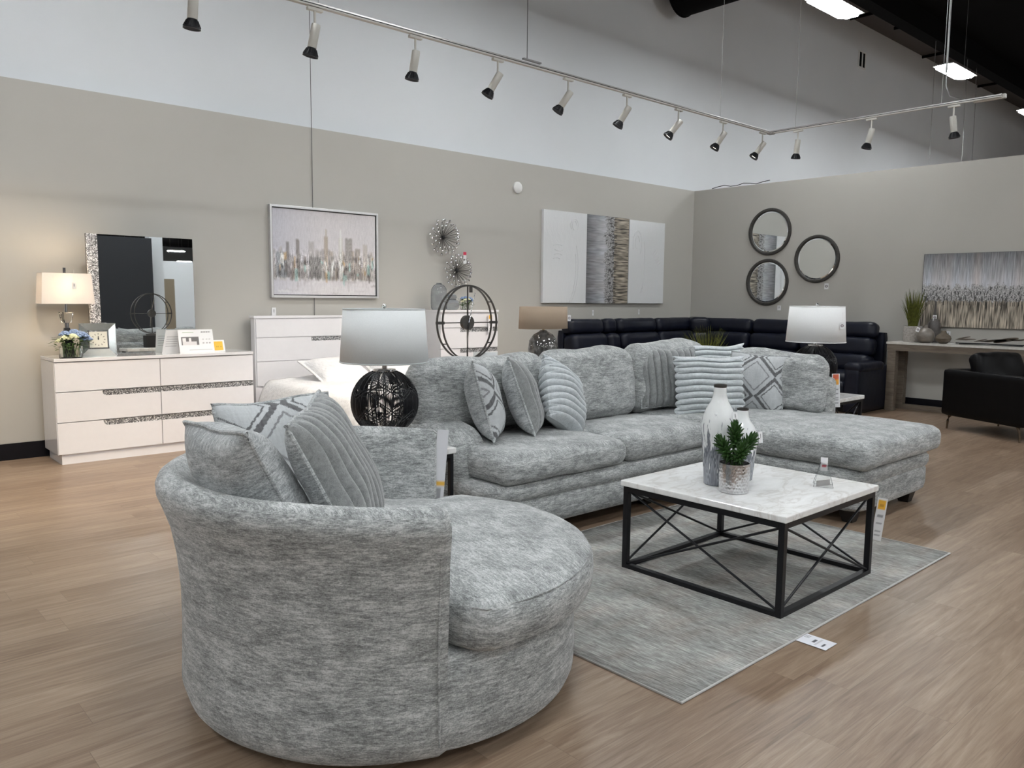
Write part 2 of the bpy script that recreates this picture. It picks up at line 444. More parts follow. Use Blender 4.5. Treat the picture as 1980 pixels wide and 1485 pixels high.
class MB:
    def __init__(s):
        s.v, s.f, s.c = [], [], []
    def add(s, vs, fs):
        o = len(s.v)
        s.v += [tuple(v) for v in vs]
        s.f += [tuple(i + o for i in f) for f in fs]
        return s
    def box(s, c, d, rot=None):
        hx, hy, hz = d[0] / 2, d[1] / 2, d[2] / 2
        vs = [Vector((x * hx, y * hy, z * hz)) for x in (-1, 1) for y in (-1, 1) for z in (-1, 1)]
        if rot:
            e = Euler(rot).to_matrix()
            vs = [e @ v for v in vs]
        vs = [v + Vector(c) for v in vs]
        return s.add(vs, [(0, 1, 3, 2), (4, 6, 7, 5), (0, 4, 5, 1), (2, 3, 7, 6), (0, 2, 6, 4), (1, 5, 7, 3)])
    def bx(s, x0, x1, y0, y1, z0, z1):
        return s.box(((x0 + x1) / 2, (y0 + y1) / 2, (z0 + z1) / 2), (x1 - x0, y1 - y0, z1 - z0))
    def tube(s, pts, r, n=8, closed=False, caps=True):
        pts = [Vector(p) for p in pts]
        m = len(pts)
        rr = r if isinstance(r, (list, tuple)) else [r] * m
        up = Vector((0, 0, 1))
        vs = []
        for i, p in enumerate(pts):
            a = pts[(i - 1) % m] if (closed or i > 0) else p
            b = pts[(i + 1) % m] if (closed or i < m - 1) else p
            t = (b - a).normalized()
            ref = up if abs(t.dot(up)) < 0.95 else Vector((1, 0, 0))
            u = t.cross(ref).normalized()
            w = u.cross(t)
            for k in range(n):
                an = 2 * PI * k / n + (PI / 4 if n == 4 else 0)
                vs.append(p + (u * math.cos(an) + w * math.sin(an)) * rr[i])
        fs = []
        for i in range(m if closed else m - 1):
            j = (i + 1) % m
            for k in range(n):
                l = (k + 1) % n
                fs.append((i * n + k, i * n + l, j * n + l, j * n + k))
        if not closed and caps:
            fs.append(tuple(range(n - 1, -1, -1)))
            fs.append(tuple((m - 1) * n + k for k in range(n)))
        return s.add(vs, fs)
    def lathe(s, prof, c=(0, 0, 0), n=32, a0=0.0, sx=1.0, sy=1.0):
        vs, fs = [], []
        for (r, z) in prof:
            for k in range(n):
                a = a0 + 2 * PI * k / n
                vs.append((c[0] + r * math.cos(a) * sx, c[1] + r * math.sin(a) * sy, c[2] + z))
        for i in range(len(prof) - 1):
            for k in range(n):
                l = (k + 1) % n
                fs.append((i * n + k, i * n + l, (i + 1) * n + l, (i + 1) * n + k))
        if prof[0][0] > 1e-6:
            pass
        return s.add(vs, fs)
    def prism(s, poly, z0, z1):
        n = len(poly)
        vs = [(x, y, z0) for x, y in poly] + [(x, y, z1) for x, y in poly]
        fs = [tuple(range(n - 1, -1, -1)), tuple(range(n, 2 * n))]
        for k in range(n):
            l = (k + 1) % n
            fs.append((k, l, n + l, n + k))
        return s.add(vs, fs)
    def grid(s, fn, nu, nv, cu=False, cv=False, col=None):
        U = nu if cu else nu + 1
        V = nv if cv else nv + 1
        vs = [fn(i / nu, j / nv) for i in range(U) for j in range(V)]
        if col:
            s.c += [col(i / nu, j / nv) for i in range(U) for j in range(V)]
        fs = []
        for i in range(nu):
            for j in range(nv):
                a, b = i * V + j, ((i + 1) % U) * V + j
                c, d = ((i + 1) % U) * V + (j + 1) % V, i * V + (j + 1) % V
                fs.append((a, b, c, d))
        return s.add(vs, fs)
    def ico(s, c, r, n=2, sc=(1, 1, 1)):
        # small uv sphere
        m, k = 6 + 2 * n, 4 + n
        vs, fs = [(c[0], c[1], c[2] + r * sc[2])], []
        for i in range(1, k):
            t = PI * i / k
            for j in range(m):
                a = 2 * PI * j / m
                vs.append((c[0] + r * math.sin(t) * math.cos(a) * sc[0], c[1] + r * math.sin(t) * math.sin(a) * sc[1], c[2] + r * math.cos(t) * sc[2]))
        vs.append((c[0], c[1], c[2] - r * sc[2]))
        for j in range(m):
            fs.append((0, 1 + j, 1 + (j + 1) % m))
            fs.append((len(vs) - 1, 1 + (k - 2) * m + (j + 1) % m, 1 + (k - 2) * m + j))
        for i in range(k - 2):
            for j in range(m):
                l = (j + 1) % m
                fs.append((1 + i * m + j, 1 + (i + 1) * m + j, 1 + (i + 1) * m + l, 1 + i * m + l))
        return s.add(vs, fs)
    def soft(s, c, d, r=0.06, n=14, crown=0.0, rot=None, seed=0, amp=0.0, fn=None, bottom=0.0):
        """rounded, crowned cushion block; fn(p, q) may bend it (p = local point, q = unit cube point)"""
        hx, hy, hz = d[0] / 2, d[1] / 2, d[2] / 2
        r = min(r, hx, hy, hz)
        e = Euler(rot).to_matrix() if rot else None
        idx, vs, fs = {}, [], []
        def vert(i, j, k):
            key = (i, j, k)
            if key in idx:
                return idx[key]
            q = Vector((2 * i / n - 1, 2 * j / n - 1, 2 * k / n - 1))
            def sm(t):
                return math.copysign(abs(t) ** 0.75, t)
            q2 = Vector((sm(q.x), sm(q.y), sm(q.z)))
            p = Vector((q2.x * hx, q2.y * hy, q2.z * hz))
            inner = Vector((max(-hx + r, min(hx - r, p.x)), max(-hy + r, min(hy - r, p.y)), max(-hz + r, min(hz - r, p.z))))
            dd = p - inner
            if dd.length > 1e-7:
                p = inner + dd.normalized() * r * min(1.0, dd.length / r * 1.0 if dd.length < r else 1.0)
            wgt = max(0, 1 - q.x ** 2) * max(0, 1 - q.y ** 2)
            if p.z > 0:
                p.z += crown * wgt
            else:
                p.z -= bottom * wgt
            if amp:
                p += noise.noise_vector(Vector(p) * 6 + Vector((seed, seed * 2.1, 0))) * amp
            if fn:
                p = fn(p, q)
            if e:
                p = e @ p
            vs.append(p + Vector(c))
            idx[key] = len(vs) - 1
            return idx[key]
        for a in range(n):
            for b in range(n):
                for (axis, side) in ((0, 0), (0, n), (1, 0), (1, n), (2, 0), (2, n)):
                    quad = []
                    for (u, w) in ((a, b), (a + 1, b), (a + 1, b + 1), (a, b + 1)):
                        t = [u, w]
                        t.insert(axis, side)
                        quad.append(vert(*t))
                    if (side == 0) != (axis == 1):
                        quad.reverse()
                    fs.append(tuple(quad))
        return s.add(vs, fs)
    def build(s, name, mat, parent=None, smooth=True, bevel=0.0, seg=2, solid=0.0, subd=0, loc=None):
        me = bpy.data.meshes.new(name)
        me.from_pydata([tuple(v) for v in s.v], [], s.f)
        me.validate()
        import bmesh
        bm = bmesh.new()
        bm.from_mesh(me)
        bmesh.ops.recalc_face_normals(bm, faces=bm.faces)
        bm.to_mesh(me)
        bm.free()
        if s.c:
            ca = me.color_attributes.new('paint', 'FLOAT_COLOR', 'POINT')
            buf = np.ones((len(me.vertices), 4), dtype=np.float32)
            buf[:len(s.c), :3] = np.array(s.c, dtype=np.float32)[:len(me.vertices)]
            ca.data.foreach_set('color', buf.ravel())
        me.materials.append(mat)
        if smooth:
            me.polygons.foreach_set('use_smooth', [True] * len(me.polygons))
            try:
                me.set_sharp_from_angle(angle=R(38))
            except Exception:
                pass
        o = bpy.data.objects.new(name, me)
        COL.objects.link(o)
        if parent:
            o.parent = parent
        if loc:
            o.location = loc
        if bevel:
            m = o.modifiers.new('bevel', 'BEVEL')
            m.width = bevel
            m.segments = seg
            m.limit_method = 'ANGLE'
        if solid:
            m = o.modifiers.new('solid', 'SOLIDIFY')
            m.thickness = solid
            m.offset = 0
        if subd:
            m = o.modifiers.new('sub', 'SUBSURF')
            m.levels = m.render_levels = subd
        return o

def thing(name, label, cat, loc=(0, 0, 0), rz=0.0, group=None, rot=None):
    o = bpy.data.objects.new(name, None)
    o.empty_display_size = 0.1
    COL.objects.link(o)
    o.location = loc
    o.rotation_euler = rot if rot else (0, 0, rz)
    o['label'] = label
    o['category'] = cat
    if group:
        o['group'] = group
    return o

def tag(o, label, cat, group=None, kind=None):
    o['label'] = label
    o['category'] = cat
    if group:
        o['group'] = group
    if kind:
        o['kind'] = kind
    return o

def struct(name, mb, mat, label=None, **k):
    o = mb.build(name, mat, smooth=False, **k)
    o['kind'] = 'structure'
    if label:
        o['label'] = label
    return o

def light(name, kind, energy, loc, parent=None, color=(1, 1, 1), rot=None, size=0.1, spot=None, blend=0.5):
    d = bpy.data.lights.new(name, kind)
    d.energy = energy
    d.color = color
    if kind == 'SPOT':
        d.spot_size = spot
        d.spot_blend = blend
        d.shadow_soft_size = size
    elif kind == 'POINT':
        d.shadow_soft_size = size
    o = bpy.data.objects.new(name, d)
    COL.objects.link(o)
    o.location = loc
    if rot:
        o.rotation_euler = rot
    if parent:
        o.parent = parent
    return o

# ------------------------------------------------------------------ structure
struct('floor', MB().bx(-12, 34, -60, 14, -0.1, 0.0), FLOOR)
struct('wall_left', MB().bx(-12, XR, YL, YU - 0.001, 0, ZP), WGREY)
struct('wall_right', MB().bx(XR, XR + 0.15, -1.2, YL, 0, ZP), WGREY)
struct('wall_upper', MB().bx(-12, 34, YU, YU + 0.2, 0, ZD + 0.3), WWHITE)
struct('wall_front', MB().bx(-12, 34, -60.2, -60, 0, ZD + 0.3), WBACK)
struct('wall_near', MB().bx(-12.2, -12, -60, YU, 0, ZD + 0.3), WBACK)
struct('wall_far', MB().bx(34, 34.2, -60, YU, 0, ZD + 0.3), WBACK)
struct('wall_charcoal', MB().bx(3.0, 6.70, -4.75, -4.5, 0, 3.15), WDARK)
struct('wall_pillar', MB().bx(6.74, 7.06, -5.1, -4.8, 0, ZD), WWHITE)
struct('wall_tan', MB().bx(8.3, 8.78, -9.2, -9.0, 0, 2.35), WTAN)
struct('wall_white', MB().bx(7.8, 20, -14.2, -14.0, 0, 3.2), WWHITE)
cb = MB().bx(-12, 34, -60, 7.12, ZD - 0.25, ZD - 0.1)
struct('ceiling', cb, DECK)
struct('ceiling_strip', MB().bx(-12, 34, 7.12, YU, ZD, ZD + 0.1), DECKB)
struct('trim_1', MB().bx(-12, 34, 6.85, 7.12, 6.95, ZD - 0.1), DECK)
struct('baseboard_left', MB().bx(-12, XR, YL - 0.012, YL, 0, 0.15), BASEB)
struct('baseboard_right', MB().bx(XR - 0.012, XR, -1.2, YL - 0.012, 0, 0.15), BASEB)
for i in range(6):
    x = 17.4 + 3.95 * i - 0.0
    j = struct('trim_%d' % (i + 2), MB().bx(x - 3.95, x - 3.91, 7.12, YU, ZD - 0.06, ZD - 0.0), DECK)
struct('trim_8', MB().bx(18.7, 18.74, 7.12, YU - 0.4, ZD - 0.06, ZD), DECK)

# ------------------------------------------------------------------ ceiling fixtures
def ceiling_light():
    t = thing('ceiling_light', 'long white high bay light hanging', 'ceiling light')
    hs = MB()
    hs.add([(-0.57, -0.17, 0.012), (0.57, -0.17, 0.012), (0.57, 0.17, 0.012), (-0.57, 0.17, 0.012),
            (-0.45, -0.10, 0.07), (0.45, -0.10, 0.07), (0.45, 0.10, 0.07), (-0.45, 0.10, 0.07)],
           [(3, 2, 1, 0), (4, 5, 6, 7), (0, 1, 5, 4), (1, 2, 6, 5), (2, 3, 7, 6), (3, 0, 4, 7)])
    hs.build('housing', TRKW, t, smooth=False)
    oc = [(-0.56, -0.08), (-0.44, -0.16), (0.44, -0.16), (0.56, -0.08), (0.56, 0.08), (0.44, 0.16), (-0.44, 0.16), (-0.56, 0.08)]
    MB().prism(oc, -0.010, 0.012).build('diffuser', LUMP, t, smooth=False)
    w = MB()
    for x in (-0.4, 0.4):
        w.tube([(x, 0, 0.06), (x, 0, ZD - 0.2 - 5.5)], 0.003, 6)
    w.build('hanger', WIREM, t)
    return t

def dup(root, loc=None, rz=None, label=None, name=None):
    r = root.copy()
    COL.objects.link(r)
    if loc is not None:
        r.location = loc
    if rz is not None:
        r.rotation_euler = (0, 0, rz)
    if label:
        r['label'] = label
    if name:
        r.name = name
    for ch in list(root.children):
        c = ch.copy()
        COL.objects.link(c)
        c.parent = r
        for g in list(ch.children):
            d = g.copy()
            COL.objects.link(d)
            d.parent = c
    return r

cl0 = ceiling_light()
first = True
for yi, y in enumerate((5.47, 1.0, -3.5, -8.0, -12.5, -18.0, -23.5, -29.0, -34.5, -40.0, -45.5, -51.0, -56.5)):
    for xi in range(-2, 6):
        x = 1.83 + 4.5 * xi
        if yi == 1 and xi == 2:
            continue
        if yi > 4 and xi < 1:
            continue
        if yi == 0 and xi == 2:
            lab = 'bright high bay light cut by the top edge of the photo'
        elif yi == 0 and xi == 3:
            lab = 'bright high bay light seen whole above the end of the track'
        elif yi == 0 and xi == 4:
            lab = 'high bay light at the right edge, only its left tip showing'
        else:
            lab = 'white high bay light hanging over the showroom, seen only in mirrors'
        g = 'high bay lights under the dark roof' if yi == 0 and xi in (2, 3, 4) else 'high bay lights seen only in mirrors'
        if first:
            o = cl0
            o.location = (x, y, 5.5)
            o['label'] = lab
            first = False
        else:
            o = dup(cl0, (x, y, 5.5), 0.0, lab)
        o['group'] = g

# duct, conduit, vent
d = thing('air_duct', 'round black duct end at the top edge of the photo', 'duct')
prof = MB()
prof.tube([(10.98, 8.12, 6.42), (10.98, 6.55, 6.42), (10.98, 6.38, 6.47), (10.98, 6.28, 6.60), (10.98, 6.24, 6.80), (10.98, 6.24, ZD - 0.26)], 0.36, 40)
prof.build('pipe', DECK, d)
MB().lathe([(0.34, 0), (0.375, 0), (0.375, 0.02), (0.34, 0.02)], n=40).build('end_collar', DECK, d, loc=(10.98, 8.12, 6.42)).rotation_euler = (PI / 2, 0, 0)

v = thing('wall_vent', 'small white framed vent high on the white wall', 'vent', (18.07, YU - 0.002, 6.86))
fr = MB()
for x in (-0.16, 0.16):
    fr.box((x, -0.01, 0), (0.035, 0.02, 0.36))
for z in (-0.17, 0.17):
    fr.box((0, -0.01, z), (0.34, 0.02, 0.03))
fr.box((0, -0.012, 0), (0.04, 0.02, 0.34))
fr.build('frame', PLAST, v, smooth=False)
MB().box((0, -0.004, 0), (0.30, 0.008, 0.32)).build('opening', DECK, v, smooth=False)

# ------------------------------------------------------------------ track
tr = thing('lighting_track', 'long silver L shaped lighting track hung on thin cables', 'lighting track', (0, 0, 0))
def rail(p0, p1, nm):
    p0, p1 = Vector(p0), Vector(p1)
    dx = (p1 - p0)
    ax = abs(dx.x) > abs(dx.y)
    L_ = abs(dx.x) if ax else abs(dx.y)
    for k, (zo, hh, ww, mt, part) in enumerate(((0.0, 0.012, 0.034, TRKW, nm), (0.0095, 0.007, 0.030, BLKM, 'channel'), (0.0185, 0.011, 0.034, ALU, 'upper_rail'), (0.026, 0.004, 0.012, BLKM, 'channel'))):
        MB().box((p0 + p1) / 2 + Vector((0, 0, zo)), (L_, ww, hh) if ax else (ww, L_, hh)).build(part, mt, tr, smooth=False)
rail((-4, TRACK_Y, TRACK_Z), (TRACK_X, TRACK_Y, TRACK_Z), 'rail')
rail((TRACK_X, TRACK_Y + 0.017, TRACK_Z), (TRACK_X, 2.86, TRACK_Z), 'rail')
MB().box((TRACK_X, TRACK_Y, TRACK_Z + 0.004), (0.075, 0.075, 0.034)).build('corner_joint', ALU, tr, smooth=False, bevel=0.004)
MB().box((TRACK_X + 0.03, 2.98, TRACK_Z + 0.005), (0.045, 0.30, 0.045)).build('power_feed', TRKW, tr, smooth=False, bevel=0.006)
MB().box((5.15, TRACK_Y, TRACK_Z + 0.05), (0.22, 0.03, 0.012)).build('cable_grip', WIREM, tr, smooth=False)

def spot(x, y, ax, label, lit=True, power=SPOT_W, warm=(1.0, 0.86, 0.68)):
    """ax = direction the lamp looks (unit-ish)"""
    t = thing('track_spotlight', label, 'spotlight', (x, y, TRACK_Z - 0.012), group='track heads along the lighting track')
    along_x = y > 5.4
    MB().box((0, 0, -0.012), (0.12, 0.034, 0.022) if along_x else (0.034, 0.12, 0.022)).build('adapter', TRKW, t, smooth=False, bevel=0.003)
    MB().tube([(0, 0, -0.02), (0, 0, -0.15)], 0.009, 10).build('stem', TRKW, t)
    dv = Vector(ax).normalized()
    q = Vector((0, 0, -1)).rotation_difference(dv)
    piv = Vector((0, 0, -0.16))
    def X(p):
        return q @ Vector(p) + piv
    b = MB()
    b.lathe([(0.001, 0.045), (0.031, 0.045), (0.033, 0.035), (0.033, -0.12), (0.030, -0.125), (0.001, -0.125)], n=24)
    b.v = [X(p) for p in b.v]
    b.build('lamp_body', TRKW, t)
    c = MB()
    c.lathe([(0.001, -0.118), (0.032, -0.12), (0.036, -0.135), (0.052, -0.165), (0.057, -0.184), (0.053, -0.185), (0.046, -0.158), (0.001, -0.150)], n=28)
    for k in range(18):
        a = 2 * PI * k / 18
        c.tube([(0.037 * math.cos(a), 0.037 * math.sin(a), -0.13), (0.056 * math.cos(a), 0.056 * math.sin(a), -0.172)], 0.0028, 4)
    c.v = [X(p) for p in c.v]
    c.build('heat_sink', BLKM, t)
    l = MB()
    l.lathe([(0.001, -0.164), (0.030, -0.164), (0.0465, -0.162)], n=24)
    l.v = [X(p) for p in l.v]
    l.build('lens', LENS if lit else OFFLENS, t)
    if lit:
        lo = light('lamp', 'SPOT', power, tuple(X((0, 0, -0.20))), t, warm, size=0.04, spot=R(84), blend=1.0)
        lo.rotation_euler = q.to_euler()
    return t
sx_ = [(2.09, (-0.05, 0.10, -1), 'nearest track head, cut by the top left edge of the photo'),
       (2.97, (-0.14, 0.18, -1), 'second track head from the left, in front of the thin wall cable'),
       (3.86, (-0.10, 0.15, -1), 'third track head from the left, tilted slightly left'),
       (4.74, (-0.45, 0.40, -1), 'fourth track head, its dark cone tipped well left'),
       (5.63, (-0.50, 0.45, -1), 'fifth track head, with a bright rim under its cone'),
       (6.50, (-0.40, 0.45, -1), 'sixth track head from the left, tipped toward the wall'),
       (7.38, (-0.60, 0.55, -1), 'seventh track head, showing its white lit face'),
       (8.25, (-0.45, 0.45, -1), 'eighth track head, second before the track corner'),
       (9.12, (-0.50, 0.50, -1), 'last head on the long arm, just before the track corner')]
for x, ax, lb in sx_:
    wl = (1.0, 0.80, 0.55) if x < 3 else (1.0, 0.88, 0.74)
    spot(x, TRACK_Y, ax, lb, warm=wl)
for y, ax, lb in ((5.08, (0.05, 0.12, -1), 'first head on the short arm, just past the track corner'),
                  (4.18, (-0.10, 0.22, -1), 'middle head on the short arm of the track'),
                  (3.31, (0.10, -0.10, -1), 'head nearest the free end of the short arm')):
    spot(TRACK_X, y, ax, lb, lit=True, power=SPOT_W * 0.3, warm=(1.0, 0.88, 0.74))

spot(1.15, TRACK_Y, (-0.05, 0.75, -1), 'track head left of the picture, its warm pool falling on the wall', warm=(1.0, 0.78, 0.50), power=95.0)

def cable(nm, pts, r, label, m=WIREM, g='thin cables holding the lighting track'):
    return tag(MB().tube(pts, r, 6).build(nm, m), label, 'cable', g)
ZC = ZD - 0.27
cable('suspension_cable', [(3.0, TRACK_Y, TRACK_Z + 0.02), (3.0, TRACK_Y, ZC)], 0.003, 'thin cable rising from the near end of the track')
cable('suspension_cable', [(5.09, TRACK_Y, TRACK_Z + 0.05), (5.09, TRACK_Y, ZC)], 0.0035, 'dark thin cable rising from the middle of the track', DARKW)
cable('suspension_cable', [(8.18, TRACK_Y, TRACK_Z + 0.02), (8.18, TRACK_Y, ZC)], 0.003, 'pale thin cable with a bead, left of the track corner')
cable('suspension_cable', [(TRACK_X, 5.12, TRACK_Z + 0.02), (TRACK_X, 5.12, ZC)], 0.003, 'pale thin cable with a bead, right of the track corner')
cable('suspension_cable', [(TRACK_X, 3.44, TRACK_Z + 0.02), (TRACK_X, 3.44, ZC)], 0.003, 'thin cable beside the grey pole on the short track arm')
pl = thing('conduit_pole', 'slim grey pole coming down to the short track arm', 'pole', (TRACK_X, 3.41, 0))
MB().tube([(0, 0, TRACK_Z + 0.35), (0, 0, ZC)], 0.011, 10).build('pole', WIREM, pl)
MB().tube([(0, 0, TRACK_Z + 0.36), (0, -0.005, TRACK_Z + 0.2), (0, -0.05, TRACK_Z + 0.09), (0, -0.16, TRACK_Z + 0.035)], 0.007, 8).build('flexible_lead', WIREM, pl)
cable('hanging_cable', [(18.26, 6.9, 3.0), (18.15, 6.9, 7.6)], 0.006, 'grey wire hanging behind the right partition, left one', WIREM, 'wires hanging behind the partition')
cable('hanging_cable', [(20.13, 6.9, 2.8), (20.0, 6.9, 7.6)], 0.006, 'grey wire hanging behind the right partition, middle one', WIREM, 'wires hanging behind the partition')
cable('hanging_cable', [(20.74, 6.9, 3.4), (20.70, 6.9, 5.5), (20.60, 6.9, 7.6)], 0.008, 'bright wire hanging behind the right partition, rightmost', CHROME, 'wires hanging behind the partition')
tag(MB().tube([(4.45, 8.285, 4.9), (4.45, 8.285, 0.9)], 0.0035, 6).build('picture_cable', DARKW), 'dark thin cable running down the wall behind the skyline picture', 'cable')
tag(MB().tube([(XR - 0.02 + 0.03, 7.95 - 0.12 * k, ZP + 0.01 + 0.035 * math.sin(k * 0.9) ** 2) for k in range(10)], 0.006, 6).build('loose_cable', BLKM), 'loose cable lying on top of the right partition by the corner', 'cable')

# ------------------------------------------------------------------ tags
def text_rows(rows, base, cols=24, seedv=1):
    pass
def card_paint(kind):
    rnd = random.Random(hash(kind) % 1000)
    def f(u, v):
        W = (0.80, 0.80, 0.81)
        if kind == 'orange':
            if 0.72 < v < 0.95 and 0.12 < u < 0.88:
                return (0.90, 0.50, 0.05) if not (0.80 < v < 0.86 and 0.3 < u < 0.7) else (0.65, 0.32, 0.04)
            if (0.55 < v < 0.60 or 0.40 < v < 0.43 or 0.2 < v < 0.23 or 0.10 < v < 0.13) and 0.2 < u < 0.8:
                return (0.35, 0.35, 0.37)
            return W
        if kind == 'redorange':
            if 0.82 < v < 0.97 and 0.12 < u < 0.88:
                return (0.75, 0.16, 0.08)
            if 0.68 < v < 0.82 and 0.12 < u < 0.88:
                return (0.85, 0.40, 0.05)
            if (0.52 < v < 0.56 or 0.40 < v < 0.43 or 0.28 < v < 0.30 or 0.2 < v < 0.22 or 0.12 < v < 0.14) and 0.2 < u < 0.8:
                return (0.30, 0.30, 0.32)
            return W
        if kind == 'red':
            if v > 0.72:
                return (0.60, 0.03, 0.08)
            return W if not (0.3 < v < 0.38 and 0.2 < u < 0.8) else (0.4, 0.4, 0.4)
        if kind == 'foldlow':
            if v < 0.30 and 0.24 < v:
                return (0.85, 0.50, 0.08)
            if 0.06 < v < 0.2 and 0.2 < u < 0.7 and int(v * 60) % 2:
                return (0.4, 0.4, 0.42)
            return (0.74, 0.74, 0.77)
        if kind == 'seal':
            du, dv = (u - 0.5) * 0.62, (v - 0.5)
            rr = math.hypot(du, dv)
            if 0.12 < rr < 0.22:
                return (0.10, 0.06, 0.07)
            if rr < 0.06:
                return (0.2, 0.15, 0.15)
            return W
        if kind == 'bar':
            if 0.25 < v < 0.8 and 0.38 < u < 0.62 and int(v * 22) % 2:
                return (0.12, 0.12, 0.12)
            return W
        return W
    return f

def price_tag(kind, loc, w, h, rz, label, tilt=0.0, roll=0.0, string=0.0, name='price_tag', group=None):
    t = thing(name, label, 'price tag', loc, group=group, rot=(tilt, roll, rz))
    m = MB()
    m.grid(lambda u, v: ((u - 0.5) * w, 0.0, (v - 0.5) * h), 12, 32, col=card_paint(kind))
    m.build('card', PRINT, t, smooth=False, solid=0.0015)
    if string:
        MB().tube([(0, 0.0, h / 2 - 0.004), (0.002, 0.004, h / 2 + string)], 0.0008, 4).build('string', CARD, t)
    return t

# ------------------------------------------------------------------ sofas: grey sectional
so = thing('sectional_sofa', 'large light grey chenille L shaped sectional with an open chaise end', 'sofa')
def outline_base(inset, z0, z1, nm, rr=0.10):
    # L footprint: main run, chaise; corners rounded
    i = inset
    pts = [(2.95 + i, 4.38 - i), (2.95 + i, 3.42 + i), (5.16 + i, 3.40 + i), (5.14 + i, 2.24 + i), (6.32 - i, 2.24 + i), (6.34 - i, 3.06), (6.44 - i, 3.06), (6.44 - i, 4.38 - i)]
    rad = [0.08, 0.14, 0.03, 0.13, 0.13, 0.01, 0.03, 0.08]
    out = []
    n = len(pts)
    for k in range(n):
        p0, p, p1 = Vector(pts[k - 1]), Vector(pts[k]), Vector(pts[(k + 1) % n])
        a, b = (p0 - p).normalized(), (p1 - p).normalized()
        r_ = rad[k]
        A, B = p + a * r_, p + b * r_
        for s_ in range(7):
            t = s_ / 6
            out.append(tuple(((1 - t) ** 2) * A + 2 * t * (1 - t) * p + t * t * B))
    return out
def stack(levels, nm, mat=FAB, parent=so):
    """levels = [(inset, z)...] walls of the upholstered base"""
    rings = [outline_base(i, 0, 0, '') for i, z in levels]
    m = MB()
    n = len(rings[0])
    vs = [(p[0], p[1], levels[k][1]) for k, r_ in enumerate(rings) for p in r_]
    fs = []
    for k in range(len(rings) - 1):
        for a in range(n):
            b = (a + 1) % n
            fs.append((k * n + a, k * n + b, (k + 1) * n + b, (k + 1) * n + a))
    fs.append(tuple(range(n - 1, -1, -1)))
    fs.append(tuple((len(rings) - 1) * n + a for a in range(n)))
    m.add(vs, fs)
    return m.build(nm, mat, parent)
stack([(0.03, 0.10), (0.008, 0.12), (0.0, 0.16), (0.0, 0.265), (0.012, 0.285)], 'lower_panel')
stack([(0.025, 0.275), (0.0, 0.29), (-0.012, 0.32), (-0.012, 0.36), (0.005, 0.385), (0.04, 0.395)], 'seat_band')
def seat(nm, x0, x1, y0, y1, z0, z1, seed, crown=0.03, r=0.075, fn=None, n=18):
    return MB().soft(((x0 + x1) / 2, (y0 + y1) / 2, (z0 + z1) / 2), (x1 - x0, y1 - y0, z1 - z0), r, n, crown, seed=seed, amp=0.010, fn=fn).build(nm, FAB, so)
def tcut(p, q):
    k = max(0.0, min(1.0, (p.y + 0.13) / 0.06))
    lim = -0.609 + 0.06 * k
    if p.x < lim:
        p.x = lim + (p.x - lim) * 0.1
    return p
seat('seat_cushion', 3.02, 4.148, 3.37, 4.16, 0.388, 0.565, 1, n=20)
seat('seat_cushion', 4.150, 5.20, 3.385, 4.16, 0.388, 0.565, 2)
seat('chaise_cushion', 5.10, 6.36, 2.17, 4.14, 0.39, 0.585, 3, 0.035, 0.085, n=22)
# piping seams on the front edges
# back frame + arm
MB().soft((4.70, 4.31, 0.52), (3.50, 0.16, 0.80), 0.06, 14).build('back_frame', FAB, so)
MB().soft((6.345, 3.71, 0.50), (0.20, 1.33, 0.76), 0.05, 14).build('back_frame', FAB, so)
def armfn(p, q):
    t = max(0.0, min(1.0, (p.y + 0.32) / 0.64))           # 0 front .. 1 back
    if p.z > 0:
        f = min(1, p.z / 0.3)
        p.z += (0.165 * t ** 0.8 - 0.02 - 0.05 * max(0, 0.25 - t) * 4) * f
        p.x += -0.03 * f * q.x * q.x
    p.x *= 1 + 0.14 * max(0, p.z / 0.3) ** 2
    return p
MB().soft((3.08, 4.05, 0.375), (0.38, 0.64, 0.55), 0.13, 20, seed=5, amp=0.006, fn=armfn).build('armrest', FAB, so)
def backc(nm, x0, x1, y, z0, z1, th, seed, tilt=-0.16, rz=0.0, n=18, amp=0.014, sag=0.0):
    w, h = x1 - x0, z1 - z0
    def fn(p, q):
        # plumper in the middle, slumped top corners
        wg = max(0, 1 - q.x ** 2) * max(0, 1 - q.z ** 2)
        p.y += (-0.05 if q.y < 0 else 0.02) * wg
        if q.z > 0:
            p.z -= 0.045 * abs(q.x) ** 5
            p.z += sag * math.sin(q.x * 5 + seed) * q.z
        return p
    return MB().soft(((x0 + x1) / 2, y, (z0 + z1) / 2), (w, th, h), th * 0.46, n, 0.0, rot=(tilt, 0, rz), seed=seed, amp=amp, fn=fn).build(nm, FAB, so)
backc('back_cushion', 2.90, 4.10, 4.18, 0.60, 1.11, 0.24, 11, sag=0.006)
backc('back_cushion', 4.09, 5.08, 4.18, 0.56, 1.125, 0.24, 12, sag=0.008)
backc('back_cushion', 5.06, 6.08, 4.16, 0.56, 1.155, 0.25, 13, sag=0.012)
def backr(nm, y0, y1, x, z0, z1, th, seed):
    w, h = y1 - y0, z1 - z0
    def fn(p, q):
        wg = max(0, 1 - q.y ** 2) * max(0, 1 - q.z ** 2)
        p.x += (-0.05 if q.x < 0 else 0.02) * wg
        if q.z > 0:
            p.z -= 0.03 * abs(q.y) ** 5
            p.z += 0.012 * math.sin(q.y * 5.2 + 1.3)
        return p
    return MB().soft((x, (y0 + y1) / 2, (z0 + z1) / 2), (th, w, h), th * 0.46, 18, 0.0, rot=(0, 0.13, 0), seed=seed, amp=0.014, fn=fn).build(nm, FAB, so)
backr('back_cushion', 3.00, 4.12, 6.12, 0.575, 1.085, 0.25, 14)
